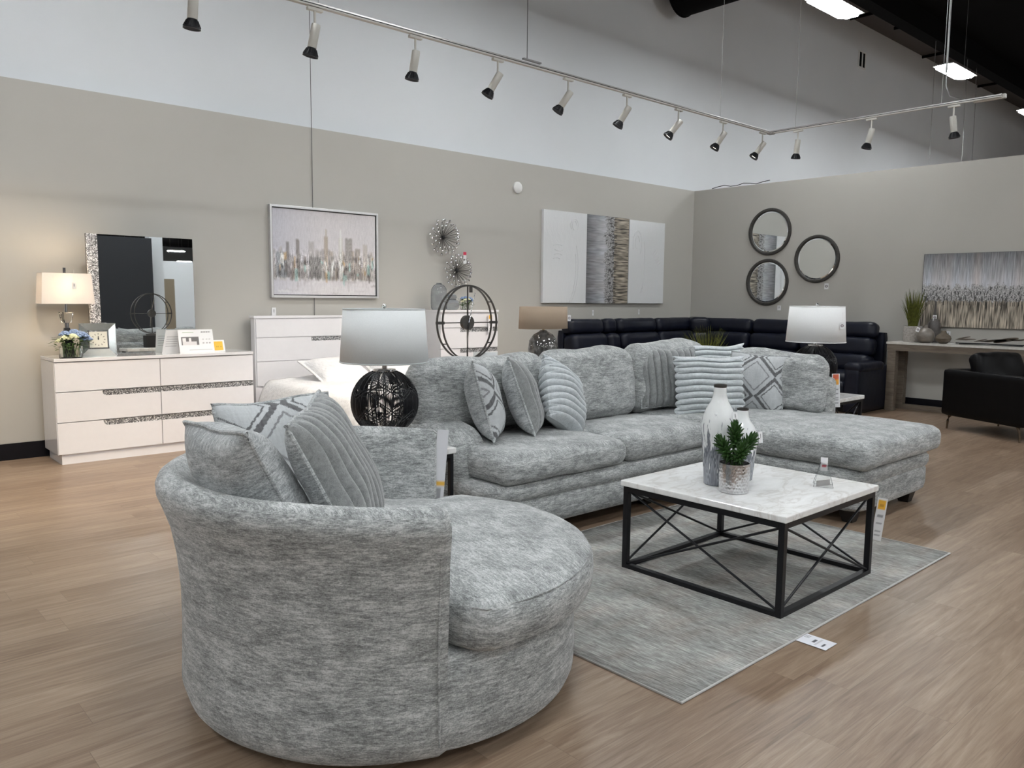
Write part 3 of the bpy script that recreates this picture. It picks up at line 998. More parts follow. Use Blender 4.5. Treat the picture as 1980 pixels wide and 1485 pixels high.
for (x, y, rz) in ((5.30, 2.38, 0), (6.18, 2.36, 0), (6.30, 4.25, 0), (3.08, 3.55, 0), (3.08, 4.25, 0), (4.6, 3.60, 0)):
    MB().add([(x - 0.035, y - 0.035, 0), (x + 0.035, y - 0.035, 0), (x + 0.035, y + 0.035, 0), (x - 0.035, y + 0.035, 0),
              (x - 0.06, y - 0.06, 0.11), (x + 0.06, y - 0.06, 0.11), (x + 0.06, y + 0.06, 0.11), (x - 0.06, y + 0.06, 0.11)],
             [(3, 2, 1, 0), (4, 5, 6, 7), (0, 1, 5, 4), (1, 2, 6, 5), (2, 3, 7, 6), (3, 0, 4, 7)]).build('leg', BLKWD, so, smooth=False)
MB().bx(3.0, 6.30, 3.65, 4.25, 0.045, 0.12).build('underframe', BLKWD, so, smooth=False)
MB().bx(5.30, 6.15, 2.50, 3.66, 0.06, 0.12).build('underframe', BLKWD, so, smooth=False)

# ------------------------------------------------------------------ swivel chair
ch = thing('swivel_chair', 'round grey chenille barrel chair in the foreground', 'armchair', (1.70, 2.60, 0))
A0, A1 = R(38), R(251)
def shell_prof(t):
    # closed loop of (radius, z) ; t = 0..1 along the arm from far to near end
    return [(0.700, 0.05), (0.735, 0.045), (0.755, 0.07), (0.768, 0.12), (0.762, 0.22), (0.758, 0.35), (0.762, 0.48), (0.774, 0.60), (0.792, 0.70),
            (0.818, 0.775), (0.832, 0.81), (0.834, 0.84), (0.822, 0.866), (0.80, 0.882), (0.77, 0.887), (0.74, 0.878), (0.715, 0.858), (0.700, 0.83), (0.690, 0.79), (0.675, 0.65), (0.660, 0.5), (0.655, 0.36), (0.66, 0.2), (0.67, 0.06)]
PR = shell_prof(0)
NT = 110
def shell_pt(i, j):
    t = i / NT
    a = A0 + (A1 - A0) * t
    r_, z = PR[j % len(PR)]
    # end caps drawn in slightly, rim a touch lower at the arm ends
    e = min(t, 1 - t) * (A1 - A0) * 0.78
    k = min(1.0, e / 0.035)
    k = math.sqrt(max(0, 1 - (1 - k) ** 2))
    cr, cz = 0.735, 0.45
    r2 = cr + (r_ - cr) * (0.72 + 0.28 * k)
    z2 = cz + (z - cz) * (0.965 + 0.035 * k)
    lower = 0.022 * max(0, 1 - e / 0.5)
    if z2 > 0.5:
        z2 -= lower * (z2 - 0.5) / 0.38
        # front edge of the arm has no roll-over: slimmer
        r2 -= 0.03 * max(0, 1 - e / 0.55) * max(0, (z2 - 0.55) / 0.33) * (1 if r2 > 0.76 else 0.0)
    nz = noise.noise(Vector((a * 2.2, z * 3, 1.7))) * 0.010
    r2 += nz * (1 if r_ > 0.7 else 0)
    return Vector((r2 * math.cos(a), r2 * math.sin(a), z2))
m = MB()
n_ = len(PR)
vs = [shell_pt(i, j) for i in range(NT + 1) for j in range(n_)]
fs = []
for i in range(NT):
    for j in range(n_):
        k = (j + 1) % n_
        fs.append((i * n_ + j, (i + 1) * n_ + j, (i + 1) * n_ + k, i * n_ + k))
fs.append(tuple(range(n_)))
fs.append(tuple(NT * n_ + j for j in range(n_ - 1, -1, -1)))
m.add(vs, fs)
m.build('curved_back', FAB, ch)
# seam piping at the near arm end and rim seam
seamz = [(0.771, 0.10), (0.765, 0.3), (0.768, 0.5), (0.782, 0.66), (0.80, 0.76), (0.806, 0.80), (0.80, 0.845)]
for aa in (A1 - 0.045, A0 + 0.045):
    MB().tube([(r_ * math.cos(aa), r_ * math.sin(aa), z) for r_, z in seamz], 0.0035, 6).build('piping', FAB, ch)
# round base below the cushion
m = MB()
def base_r(a):
    return 0.735
prof = [(0.0, 0.05), (0.70, 0.05), (0.728, 0.058), (0.742, 0.09), (0.746, 0.16), (0.742, 0.28), (0.735, 0.35), (0.72, 0.375), (0.0, 0.38)]
m.lathe([(max(r_, 0.001), z) for r_, z in prof], n=72)
m.build('base', FAB, ch)
MB().lathe([(0.001, 0.0), (0.50, 0.0), (0.50, 0.05), (0.001, 0.05)], n=48).build('swivel_plate', BLKWD, ch)
def cush_r(a):
    a = (a + PI) % (2 * PI) - PI
    lo, hi = R(-106), R(33)
    if lo < a < hi:
        e = min(a - lo, hi - a)
        return 0.66 + 0.155 * min(1, e / 0.10) ** 0.5
    return 0.655
cprof = [(0.0, 0.605), (0.25, 0.602), (0.5, 0.594), (0.72, 0.582), (0.86, 0.566), (0.94, 0.55), (0.98, 0.53), (0.997, 0.508), (1.0, 0.48), (0.998, 0.43), (0.985, 0.40), (0.955, 0.385), (0.6, 0.38), (0.0, 0.38)]
m = MB()
NA = 120
vs, fs = [], []
for s_, z in cprof:
    for k in range(NA):
        a = 2 * PI * k / NA
        r_ = cush_r(a)
        rr = s_ * r_
        zz = z + (noise.noise(Vector((rr * math.cos(a) * 5, rr * math.sin(a) * 5, 3))) * 0.012 if z > 0.5 else 0)
        vs.append((rr * math.cos(a), rr * math.sin(a), zz))
for i in range(len(cprof) - 1):
    for k in range(NA):
        l = (k + 1) % NA
        fs.append((i * NA + k, i * NA + l, (i + 1) * NA + l, (i + 1) * NA + k))
m.add(vs, fs)
m.build('seat_cushion', FAB, ch)
pp = []
for k in range(60):
    a = R(-103) + (R(30) - R(-103)) * k / 59
    r_ = cush_r(a) * 0.978
    pp.append((r_ * math.cos(a), r_ * math.sin(a), 0.531))
MB().tube(pp, 0.0035, 6).build('piping', FAB, ch)

# ------------------------------------------------------------------ pillows
def pillow(name, label, loc, rot, w=0.50, h=0.50, th=0.17, kind='plain', ribs=0, seed=0, back=None, group='throw pillows', n=44, ear=0.06, ribamp=0.012):
    """local: width x, height z, front faces -y"""
    t = thing(name, label, 'pillow', loc, group=group)
    t.rotation_euler = rot
    def outline(u, v):
        x, z = 2 * u - 1, 2 * v - 1
        # concave edges, pointed corners
        ex = 1 - ear * (1 - z ** 2) ** 1 * abs(x) ** 2 * 1.1
        ez = 1 - ear * (1 - x ** 2) ** 1 * abs(z) ** 2 * 1.1
        return x * ex * w / 2, z * ez * h / 2, x, z
    def thick(x, z):
        return th / 2 * (max(0, 1 - abs(x) ** 3.0) ** 0.6) * (max(0, 1 - abs(z) ** 3.0) ** 0.6)
    def rib(x, z):
        if ribs == 0:
            return 0
        c = (z if ribs > 0 else x)
        k = abs(ribs)
        ph = (c * 0.5 + 0.5) * k
        f = ph - math.floor(ph)
        edge = math.sqrt(max(0.0, min(1, 6 * (1 - max(abs(x), abs(z))))))
        return ribamp * (math.sqrt(max(0, 1 - (2 * f - 1) ** 2)) - 0.55) * edge
    def mk(side):
        def fn(u, v):
            px, pz, x, z = outline(u, v)
            if ribs:
                rw = rib(0, z * 0.9) if ribs > 0 else rib(x * 0.9, 0)
                if ribs > 0:
                    px += math.copysign(1.0, x) * 0.9 * rw * abs(x) ** 8
                else:
                    pz += math.copysign(1.0, z) * 0.7 * rw * abs(z) ** 8
            y = thick(x, z)
            nn = noise.noise(Vector((px * 7 + seed, pz * 7, side))) * 0.012 * min(1, y / (th * 0.2) if th else 1)
            ry = rib(x, z) if (side < 0 or kind == 'fur_all') else 0
            yy = side * (y + nn + ry)
            return (px + noise.noise(Vector((pz * 5, seed, 2))) * 0.01, yy, pz + noise.noise(Vector((px * 5, seed, 5))) * 0.012)
        return fn
    if kind == 'pattern':
        n = 110
    nr = max(n, abs(ribs) * 8)
    col = None
    if kind == 'pattern':
        def col(u, v):
            D = (0.135, 0.135, 0.14)
            L = (0.52, 0.54, 0.55)
            a, b = u * 1.45 + 0.28, v * 1.45 + 0.12
            fa, fb = a - math.floor(a) - 0.5, b - math.floor(b) - 0.5
            wob = 0.018 * noise.noise(Vector((u * 24, v * 24, 3)))
            dd = abs(fa) + abs(fb) + wob
            g = 0.05 * noise.noise(Vector((u * 50, v * 9, 1))) + 0.03 * noise.noise(Vector((u * 9, v * 50, 7)))
            if 0.40 < dd < 0.50 or 0.30 < dd < 0.335:
                return tuple(c + g for c in D)
            if dd > 0.62 and dd < 0.66:
                return (0.25, 0.25, 0.26)
            return tuple(c + g for c in L)
    mf = MB().grid(mk(-1), nr if ribs < 0 or kind == 'pattern' else n, nr if ribs > 0 or kind == 'pattern' else n, col=col)
    front_mat = {'plain': FABPIL, 'pattern': PILPAINT, 'fur': FURW, 'fur_all': FURW, 'furg': FURG}[kind]
    mf.build('front_cover', front_mat, t)
    bk = MB().grid(mk(1), nr if (ribs < 0 and kind == 'fur_all') else n, nr if (ribs > 0 and kind == 'fur_all') else n)
    bk.build('back_cover', {'fur': FURW, 'fur_all': FURW}.get(kind, back or FABPIL), t)
    if kind not in ('fur', 'fur_all'):
        edge = []
        for k in range(4 * 20):
            sd, f = divmod(k, 20)
            f /= 20
            u, v = [(f, 0), (1, f), (1 - f, 1), (0, 1 - f)][sd]
            px, pz, x, z = outline(u, v)
            edge.append((px + noise.noise(Vector((pz * 5, seed, 2))) * 0.01, 0, pz + noise.noise(Vector((px * 5, seed, 5))) * 0.012))
        MB().tube(edge, 0.008, 8, closed=True).build('piping', FABPIL, t)
    return t
def rot_of(yaw, tilt, roll=0.0):
    """yaw: direction the front faces (deg, world), tilt back (deg), roll in plane"""
    m_ = Matrix.Rotation(R(yaw + 90), 3, 'Z') @ Matrix.Rotation(R(-tilt), 3, 'X') @ Matrix.Rotation(R(roll), 3, 'Y')
    return m_.to_euler()
PILLOWS = [
 # chair
 ('chair_A', 'plain light grey chenille pillow nearest the viewer in the round chair', (1.124, 2.561, 0.843), rot_of(0.6, 27.5, 3.3), dict(w=0.54, h=0.52, th=0.24, kind='plain', seed=3)),
 ('chair_B', 'mid grey ribbed plush pillow leaning at an angle in the round chair', (1.40, 2.46, 0.885), rot_of(-42.6, 24.9, -6.6), dict(w=0.52, h=0.52, th=0.19, kind='furg', ribs=-10, seed=5, ribamp=0.020)),
 ('chair_C', 'pillow with dark diamond lines tucked at the back of the round chair', (1.481, 3.03, 0.85), rot_of(-84, 19, -1.3), dict(w=0.54, h=0.48, th=0.17, kind='pattern', seed=8)),
 # sofa left
 ('sofa_A', 'pillow with dark diamond lines leaning against the left sofa arm', (3.33, 3.93, 0.83), rot_of(-42, 16, 6), dict(w=0.46, h=0.52, th=0.22, kind='pattern', seed=9)),
 ('sofa_B', 'grey ribbed plush pillow, middle of the three near the left sofa arm', (3.68, 3.95, 0.83), rot_of(-42, 20, 8), dict(w=0.48, h=0.54, th=0.22, kind='furg', ribs=-8, seed=10, ribamp=0.020)),
 ('sofa_C', 'pale plush pillow with wavy ribs leaning right on the first sofa seat', (4.04, 3.92, 0.80), rot_of(-66, 20, 30), dict(w=0.46, h=0.50, th=0.24, kind='fur_all', ribs=10, seed=11, ribamp=0.036)),
 # sofa right
 ('sofa_D', 'dark grey ribbed plush pillow tucked in the sofa corner behind the pale one', (5.36, 3.98, 0.86), rot_of(-112, 14, 0), dict(w=0.56, h=0.50, th=0.15, kind='furg', ribs=-9, seed=12, ribamp=0.024)),
 ('sofa_E', 'pale ribbed plush pillow at the very back of the sofa corner', (5.93, 3.88, 0.875), rot_of(-135, 12, -3), dict(w=0.46, h=0.50, th=0.17, kind='fur_all', ribs=10, seed=14, ribamp=0.034)),
 ('sofa_F', 'pale plush pillow with horizontal ribs standing in front in the sofa corner', (5.45, 3.64, 0.81), rot_of(-128, 12, 0), dict(w=0.57, h=0.50, th=0.20, kind='fur_all', ribs=10, seed=15, ribamp=0.040)),
 ('sofa_G', 'pillow with dark diamond lines leaning on the right sofa back', (5.90, 3.49, 0.82), rot_of(-158, 14, 3), dict(w=0.47, h=0.50, th=0.17, kind='pattern', seed=17)),
]
for nm, lb, loc, rt, kw in PILLOWS:
    pillow('throw_pillow', lb, loc, rt, group='throw pillows on the grey seating', **kw)

# ------------------------------------------------------------------ tables with black frames
def frame_table(name, label, x0, x1, y0, y1, h, top=0.05, tb=0.032, over=0.012, cross=True, cat='table'):
    t = thing(name, label, cat, (x0, y0, 0))
    W, D = x1 - x0, y1 - y0
    MB().bx(-over, W + over, -over, D + over, h - top, h).build('table_top', MARBLE, t, smooth=False, bevel=0.005)
    hb = h - top
    for (x, y) in ((0, 0), (W, 0), (0, D), (W, D)):
        sx = 1 if x == 0 else -1
        sy = 1 if y == 0 else -1
        MB().box((x + sx * tb / 2, y + sy * tb / 2, hb / 2), (tb, tb, hb)).build('leg', BLKM, t, smooth=False, bevel=0.002)
    for z in (tb / 2, hb - tb / 2):
        for y in (tb / 2, D - tb / 2):
            MB().box((W / 2, y, z), (W - 2 * tb, tb, tb)).build('frame_bar', BLKM, t, smooth=False)
        for x in (tb / 2, W - tb / 2):
            MB().box((x, D / 2, z), (tb, D - 2 * tb, tb)).build('frame_bar', BLKM, t, smooth=False)
    if cross:
        a, b, zl, zh = tb * 0.8, 0.0, tb, hb - tb
        for y in (tb / 2, D - tb / 2):
            MB().tube([(a, y - 0.004, zh), (W - a, y - 0.004, zl)], 0.0065, 8).build('cross_rod', BLKM, t)
            MB().tube([(a, y + 0.009, zl), (W - a, y + 0.009, zh)], 0.0065, 8).build('cross_rod', BLKM, t)
        for x in (tb / 2, W - tb / 2):
            MB().tube([(x - 0.004, a, zh), (x - 0.004, D - a, zl)], 0.0065, 8).build('cross_rod', BLKM, t)
            MB().tube([(x + 0.009, a, zl), (x + 0.009, D - a, zh)], 0.0065, 8).build('cross_rod', BLKM, t)
    return t
frame_table('coffee_table', 'square coffee table with white marble top and black crossed metal frame', 3.365, 4.335, 1.81, 2.78, 0.505, 0.032)
frame_table('end_table', 'marble topped end table between the round chair and the sofa', 2.34, 2.89, 3.70, 4.25, 0.61, 0.035, 0.026)
frame_table('end_table', 'marble topped end table beyond the right end of the sofa', 6.78, 7.33, 3.23, 3.80, 0.64, 0.035, 0.026)

# rug
rg = thing('area_rug', 'grey mottled low pile rug under the coffee table', 'rug', (2.37, 1.655, 0))
MB().grid(lambda u, v: (u * 2.69, v * 1.74, 0.006 + 0.004 * max(0, noise.noise(Vector((u * 6, v * 5, 0)))) * (1 - u)), 40, 30).build('pile', RUG, rg, solid=0.005)
MB().tube([(0, 0, 0.005), (2.69, 0, 0.005), (2.69, 1.74, 0.005), (0, 1.74, 0.005)], 0.0055, 8, closed=True).build('binding', plain('rug_binding', (0.50, 0.49, 0.48), 0.9), rg)
ft = thing('floor_label', 'white printed label lying at the right edge of the rug', 'label', (3.265, 1.585, 0.004), rz=R(-90))
def lab(u, v):
    if (0.55 < v < 0.85 and 0.08 < u < 0.24 and int(v * 40) % 2) or (0.35 < v < 0.7 and 0.42 < u < 0.52) or (0.2 < v < 0.55 and 0.75 < u < 0.83):
        return (0.10, 0.10, 0.12)
    if 0.15 < v < 0.9 and 0.56 < u < 0.62 and int(v * 30) % 2:
        return (0.4, 0.4, 0.42)
    return (0.80, 0.81, 0.86)
MB().grid(lambda u, v: ((u - 0.5) * 0.145, (v - 0.5) * 0.105, 0.0), 44, 30, col=lab).build('card', PRINT, ft, smooth=False, solid=0.001)

# ------------------------------------------------------------------ coffee table decor
def bottle(label, loc, h, rmax):
    t = thing('bottle_vase', label, 'vase', loc)
    s_ = h / 0.56
    k = rmax / 0.105
    p = [(0.001, 0.0), (0.072 * k, 0.0), (0.078 * k, 0.006 * s_), (0.085 * k, 0.10 * s_), (0.095 * k, 0.22 * s_), (0.104 * k, 0.30 * s_), (0.105 * k, 0.335 * s_), (0.098 * k, 0.375 * s_),
         (0.078 * k, 0.425 * s_), (0.052 * k, 0.465 * s_), (0.040 * k, 0.50 * s_), (0.036 * k, 0.545 * s_), (0.034 * k, 0.55 * s_), (0.028 * k, 0.55 * s_), (0.028 * k, 0.45 * s_)]
    q = []
    for i in range(len(p) - 1):      # smooth by subdividing
        q.append(p[i])
        q.append(((p[i][0] + p[i + 1][0]) / 2, (p[i][1] + p[i + 1][1]) / 2))
    q.append(p[-1])
    MB().lathe(q, n=56).build('body', DRIP, t)
    MB().lathe([(0.030 * k, 0.545 * s_), (0.037 * k, 0.545 * s_), (0.0385 * k, 0.553 * s_), (0.037 * k, 0.561 * s_), (0.031 * k, 0.56 * s_), (0.030 * k, 0.545 * s_)], n=40).build('rim', DARKMET, t)
    return t
bottle('tall white and grey drip glazed bottle vase on the coffee table', (3.685, 2.392, 0.505), 0.545, 0.095)
bottle('shorter drip glazed bottle vase behind the succulent', (3.885, 2.372, 0.505), 0.402, 0.088)
price_tag('bar', (3.685, 2.293, 0.885), 0.028, 0.055, R(-38), 'small white tag on the neck of the tall bottle vase', tilt=-0.45, string=0.03)
price_tag('bar', (3.905, 2.268, 0.755), 0.026, 0.062, R(-18), 'small white tag on the shoulder of the shorter bottle vase', tilt=-0.15, string=0.03)
po = thing('potted_succulent', 'small green succulent in a hammered silver pot on the coffee table', 'plant', (3.600, 2.234, 0.505))
MB().lathe([(0.001, 0.0), (0.070, 0.0), (0.076, 0.006), (0.079, 0.08), (0.080, 0.148), (0.080, 0.155), (0.076, 0.155), (0.075, 0.12), (0.001, 0.12)], n=48).build('pot', HAMMER, po)
MB().lathe([(0.001, 0.131), (0.04, 0.130), (0.0745, 0.126)], n=32).build('soil', SOIL, po)
def succ_head(c, ax, r, n=46):
    m = MB()
    ax = Vector(ax).normalized()
    q = Vector((0, 0, 1)).rotation_difference(ax)
    for i in range(n):
        f = i / n
        a = i * 2.39996
        el = 1.45 - 1.75 * f       # up at the tip, drooping below
        L = r * (0.55 + 0.5 * math.sin(PI * min(1, f + 0.25)))
        d_ = Vector((math.cos(a) * math.cos(el), math.sin(a) * math.cos(el), math.sin(el)))
        base = Vector((0, 0, (0.45 - f) * r * 1.5))
        tip = base + d_ * L
        mid = base + d_ * L * 0.5 + Vector((0, 0, 0.004))
        P = [q @ v_ + Vector(c) for v_ in (base, mid, tip)]
        m.tube(P, [0.0050, 0.0085, 0.0018], 6)
    return m
for c, ax, r_ in (((-0.038, 0.030, 0.215), (-0.45, 0.35, 1), 0.066), ((0.004, 0.004, 0.285), (0.02, 0.05, 1), 0.062), ((0.045, -0.036, 0.235), (0.5, -0.4, 1), 0.062), ((-0.02, -0.045, 0.205), (-0.15, -0.4, 1), 0.055)):
    succ_head(c, ax, r_).build('rosette', SUCC, po)
st = MB()
for c in ((-0.035, -0.02, 0.20), (0.005, 0.015, 0.27), (0.05, -0.005, 0.22), (0, -0.05, 0.19), (0.02, 0.05, 0.2)):
    st.tube([(c[0] * 0.3, c[1] * 0.3, 0.12), c], 0.006, 8)
st.build('stem', SUCC, po)
ah = thing('acrylic_sign', 'small clear acrylic easel sign near the back corner of the coffee table', 'sign holder', (4.09, 1.99, 0.505), rz=R(-62))
MB().add([(-0.05, -0.045, 0), (0.05, -0.045, 0), (0.012, 0, 0.15), (-0.012, 0, 0.15)], [(0, 1, 2, 3)]).build('front_panel', ACRYL, ah, smooth=False, solid=0.002)
MB().add([(-0.05, 0.045, 0), (0.05, 0.045, 0), (0.012, 0.002, 0.15), (-0.012, 0.002, 0.15)], [(0, 1, 2, 3)]).build('back_panel', ACRYL, ah, smooth=False, solid=0.002)
for y_ in (-0.045, 0.045):
    MB().tube([(-0.012, 0, 0.15), (-0.05, y_, 0.002), (0.05, y_, 0.002), (0.012, 0, 0.15)], 0.0012, 5).build('polished_edge', SMOKE, ah)
MB().grid(lambda u, v: ((u - 0.5) * 0.036, -0.014 + 0.012 * v, 0.085 + 0.072 * v), 8, 12, col=lambda u, v: (0.65, 0.12, 0.15) if (0.25 < v < 0.42 and 0.2 < u < 0.8) else (0.8, 0.8, 0.82)).build('card', PRINT, ah, smooth=False, solid=0.001)
MB().grid(lambda u, v: ((u - 0.5) * 0.07, -0.03 + 0.06 * u, 0.03 * v + 0.002), 4, 4, col=lambda u, v: (0.5, 0.48, 0.47)).build('folded_card', PRINT, ah, smooth=False, solid=0.001)

# price tags on the furniture
price_tag('orange', (4.352, 1.788, 0.315), 0.05, 0.24, R(-66), 'long white price tag with orange square on the coffee table leg', tilt=0.0, roll=0.1)
price_tag('foldlow', (2.292, 3.04, 0.685), 0.055, 0.36, R(-35), 'tall white price tag hanging on the far arm of the round chair', roll=0.08)
price_tag('redorange', (6.40, 3.045, 0.765), 0.06, 0.28, R(-55), 'white price tag with red and orange squares on the sofa right end', roll=-0.06)
price_tag('orange', (10.87, 4.80, 0.50), 0.055, 0.24, R(-25), 'white price tag with orange square on the navy sofa arm')
price_tag('orange', (6.66, 7.765, 1.18), 0.075, 0.23, 0, 'white price tag with orange top on the tall white chest')
price_tag('red', (6.56, 8.17, 2.02), 0.05, 0.15, 0, 'small tag with red top between the two starburst ornaments')
price_tag('bar', (3.96, YL - 0.006, 1.33), 0.05, 0.09, 0, 'small white wall tag just above the bed headboard', name='wall_tag')
price_tag('bar', (9.20, YL - 0.006, 1.29), 0.035, 0.085, 0, 'small white wall tag under the left and middle canvases', name='wall_tag')
price_tag('bar', (10.32, YL - 0.006, 1.30), 0.03, 0.08, 0, 'small white wall tag under the right hand white canvas', name='wall_tag')
price_tag('bar', (XR - 0.006, 6.60, 1.39), 0.06, 0.08, R(-90), 'small white wall tag under the lowest round mirror', name='wall_tag')
price_tag('seal', (XR - 0.006, 5.83, 1.73), 0.065, 0.09, R(-90), 'small round stamped tag under the right hand round mirror', name='wall_tag')
price_tag('bar', (XR - 0.006, 4.06, 1.06), 0.06, 0.10, R(-90), 'small white wall tag under the wide forest canvas', name='wall_tag')

# ------------------------------------------------------------------ wicker ball lamps
def ball_lamp(label, loc, r_ball, sh_r0, sh_r1, sh_z0, sh_z1, shade_mat, trim, seed):
    t = thing('table_lamp', label, 'lamp', loc)
    zc = 0.262
    def P(th, ph, rr=r_ball):
        return (rr * math.sin(th) * math.cos(ph), rr * math.sin(th) * math.sin(ph), zc + rr * math.cos(th))
    body = MB()
    T0, T1 = 0.38, PI - 0.42
    NR = 26
    for k in range(NR):
        ph = 2 * PI * k / NR
        body.tube([P(T0 + (T1 - T0) * i / 16, ph) for i in range(17)], 0.0036, 5)
    rnd = random.Random(seed)
    # zigzag bands
    for (tc, amp_, cnt) in ((1.18, 0.13, 8), (1.28, 0.13, 8), (1.85, 0.13, 8), (1.95, 0.13, 8)):
        body.tube([P(tc + amp_ * (2 * abs((cnt * i / 96) % 1 - 0.5) - 0.5) * 2, 2 * PI * i / 96) for i in range(96)], 0.0034, 5, closed=True)
    # wrapped cords: slanted fans above and below, uprights in the middle
    def cords(t0, t1, n, slope, rw=0.0022, jit=0.0):
        for k in range(n):
            ph = 2 * PI * k / n + rnd.uniform(-jit, jit)
            sg = 1 if (int(k / n * 16) % 2) else -1
            body.tube([P(t0 + (t1 - t0) * i / 5, ph + sg * slope * (i / 5 - 0.5), r_ball * 1.003) for i in range(6)], rw, 4)
    cords(0.40, 1.12, 150, 0.24)
    cords(2.02, PI - 0.45, 150, 0.24)
    cords(1.15, 2.0, 170, 0.04)
    for k in range(36):
        if k % 9 in (0, 1):
            ph = 2 * PI * k / 36
            body.grid(lambda u, v: P(1.1 + 0.9 * u * (1 if k % 9 == 1 else 0.8), ph + 0.17 * v, r_ball * 0.997), 6, 2)
    body.build('wicker_body', BLKM, t)
    MB().lathe([(0.001, 0.0), (r_ball * 0.46, 0.0), (r_ball * 0.47, 0.01), (r_ball * 0.44, 0.03), (r_ball * 0.40, zc - r_ball * 0.90), (0.001, zc - r_ball * 0.90)], n=32).build('base', BLKM, t)
    MB().lathe([(0.001, zc + r_ball * 0.90), (0.066, zc + r_ball * 0.905), (0.068, zc + r_ball * 0.905 + 0.01), (0.066, zc + r_ball * 0.905 + 0.018), (0.016, zc + r_ball * 0.905 + 0.02), (0.016, sh_z0 + 0.03), (0.001, sh_z0 + 0.03)], n=32).build('neck', CHROME, t)
    MB().lathe([(sh_r0, sh_z0), (sh_r1, sh_z1)], n=64).build('lamp_shade', shade_mat, t, solid=0.003)
    tm = MB()
    tm.tube([(sh_r0 * math.cos(a), sh_r0 * math.sin(a), sh_z0 + 0.004) for a in [2 * PI * i / 64 for i in range(64)]], 0.0042, 6, closed=True)
    tm.build('shade_trim', trim, t)
    tm = MB()
    tm.tube([(sh_r1 * math.cos(a), sh_r1 * math.sin(a), sh_z1 - 0.004) for a in [2 * PI * i / 64 for i in range(64)]], 0.0042, 6, closed=True)
    tm.build('shade_trim', trim, t)
    sp = MB()
    for a in (0.4, 0.4 + 2 * PI / 3, 0.4 + 4 * PI / 3):
        sp.tube([(0, 0, sh_z1 - 0.03), (sh_r1 * math.cos(a), sh_r1 * math.sin(a), sh_z1 - 0.008)], 0.002, 5)
    sp.tube([(0, 0, sh_z0), (0, 0, sh_z1 + 0.005)], 0.004, 6)
    sp.build('shade_spider', CHROME, t)
    MB().ico((0, 0, sh_z1 + 0.015), 0.014, 2).build('finial', CHROME, t)
    return t
ball_lamp('table lamp with black woven ball base and grey drum shade beside the sofa arm', (2.615, 4.02, 0.611), 0.200, 0.262, 0.240, 0.503, 0.822, GREYSH, PIPING, 1)
ball_lamp('table lamp with black woven ball base and white drum shade at the sofa right end', (7.02, 3.56, 0.641), 0.20, 0.262, 0.240, 0.484, 0.816, WHTSH, PIPW, 2)
price_tag('seal', (2.865, 3.975, 1.255), 0.03, 0.05, R(55), 'small stamped tag at the right edge of the grey lamp shade', string=0.05)
price_tag('seal', (6.965, 3.29, 1.285), 0.04, 0.06, R(-32), 'small stamped tag hanging on the white drum shade', string=0.09, tilt=0.0)

# ------------------------------------------------------------------ table behind the sofa with ring clock, vase, tan lamp
ct = thing('sofa_table', 'narrow white topped table hidden behind the grey sofa', 'table', (4.35, 4.64, 0))
MB().box((0, 0, 0.83), (2.1, 0.36, 0.04)).build('table_top', MARBLE, ct, smooth=False, bevel=0.004)
for x in (-1.0, 1.0):
    for y in (-0.15, 0.15):
        MB().box((x, y, 0.405), (0.04, 0.04, 0.81)).build('leg', BLKM, ct, smooth=False)
rc = thing('ring_clock', 'tall open metal ring clock with skeleton hands standing behind the sofa', 'clock', (3.705, 4.58, 0.851), rz=R(-2))
MB().box((0, 0, 0.082), (0.21, 0.13, 0.164)).build('base', BLKWD, rc, smooth=False, bevel=0.004)
MB().box((0, 0, 0.176), (0.15, 0.08, 0.024)).build('plinth', DARKMET, rc, smooth=False, bevel=0.002)
zc = 0.468
Ro = 0.274
m = MB()
def ringp(R1, R2, y, n=80):
    return [(R1 * math.sin(2 * PI * i / n), y, zc + R2 * math.cos(2 * PI * i / n)) for i in range(n)]
def band(mb, R1, R2, w=0.03, th=0.006, n=96):
    vs, fs = [], []
    for i in range(n):
        a = 2 * PI * i / n
        for (dr, y) in ((-th / 2, -w / 2), (th / 2, -w / 2), (th / 2, w / 2), (-th / 2, w / 2)):
            vs.append(((R1 + dr) * math.sin(a), y, zc + (R2 + dr) * math.cos(a)))
    for i in range(n):
        j = (i + 1) % n
        for k in range(4):
            l = (k + 1) % 4
            fs.append((i * 4 + k, i * 4 + l, j * 4 + l, j * 4 + k))
    mb.add(vs, fs)
band(m, Ro, Ro, 0.012, 0.010)
m.build('outer_ring', DARKMET, rc)
m = MB()
band(m, Ro * 0.82, Ro * 0.985, 0.012, 0.009)
m.build('inner_ring', DARKMET, rc)
m = MB()
m.tube([(0, 0, zc - Ro), (0, 0, zc + Ro)], 0.006, 8)
m.tube([(-Ro, 0, zc), (Ro, 0, zc)], 0.0045, 8)
for s_ in (-1, 1):
    m.box((s_ * Ro * 0.9, 0, zc), (Ro * 0.26, 0.012, 0.02))
    for zz in (0.56, -0.56):
        xo, xi = Ro * math.sqrt(1 - zz * zz), Ro * 0.82 * math.sqrt(1 - (zz / 0.985) ** 2)
        m.tube([(s_ * xi, 0, zc + zz * Ro), (s_ * xo, 0, zc + zz * Ro)], 0.0045, 6)
m.box((0.03, 0, zc + Ro * 0.9), (0.022, 0.012, 0.05))
m.build('spokes', DARKMET, rc)
m = MB()
m.tube([(0, -0.012, zc), (0, 0.02, zc)], 0.054, 32)
m.build('hub', DARKMET, rc)
m = MB()
for (an, L) in ((0.24, 0.225), (0.10, -0.185)):
    m.tube([(0, -0.018, zc), (math.sin(an) * L, -0.018, zc + math.cos(an) * L)], [0.005, 0.0025], 6)
m.build('clock_hand', CHROME, rc)
dv = thing('square_vase', 'square grey drip painted vase beside the ring clock, seen in the mirror', 'vase', (3.93, 4.64, 0.851))
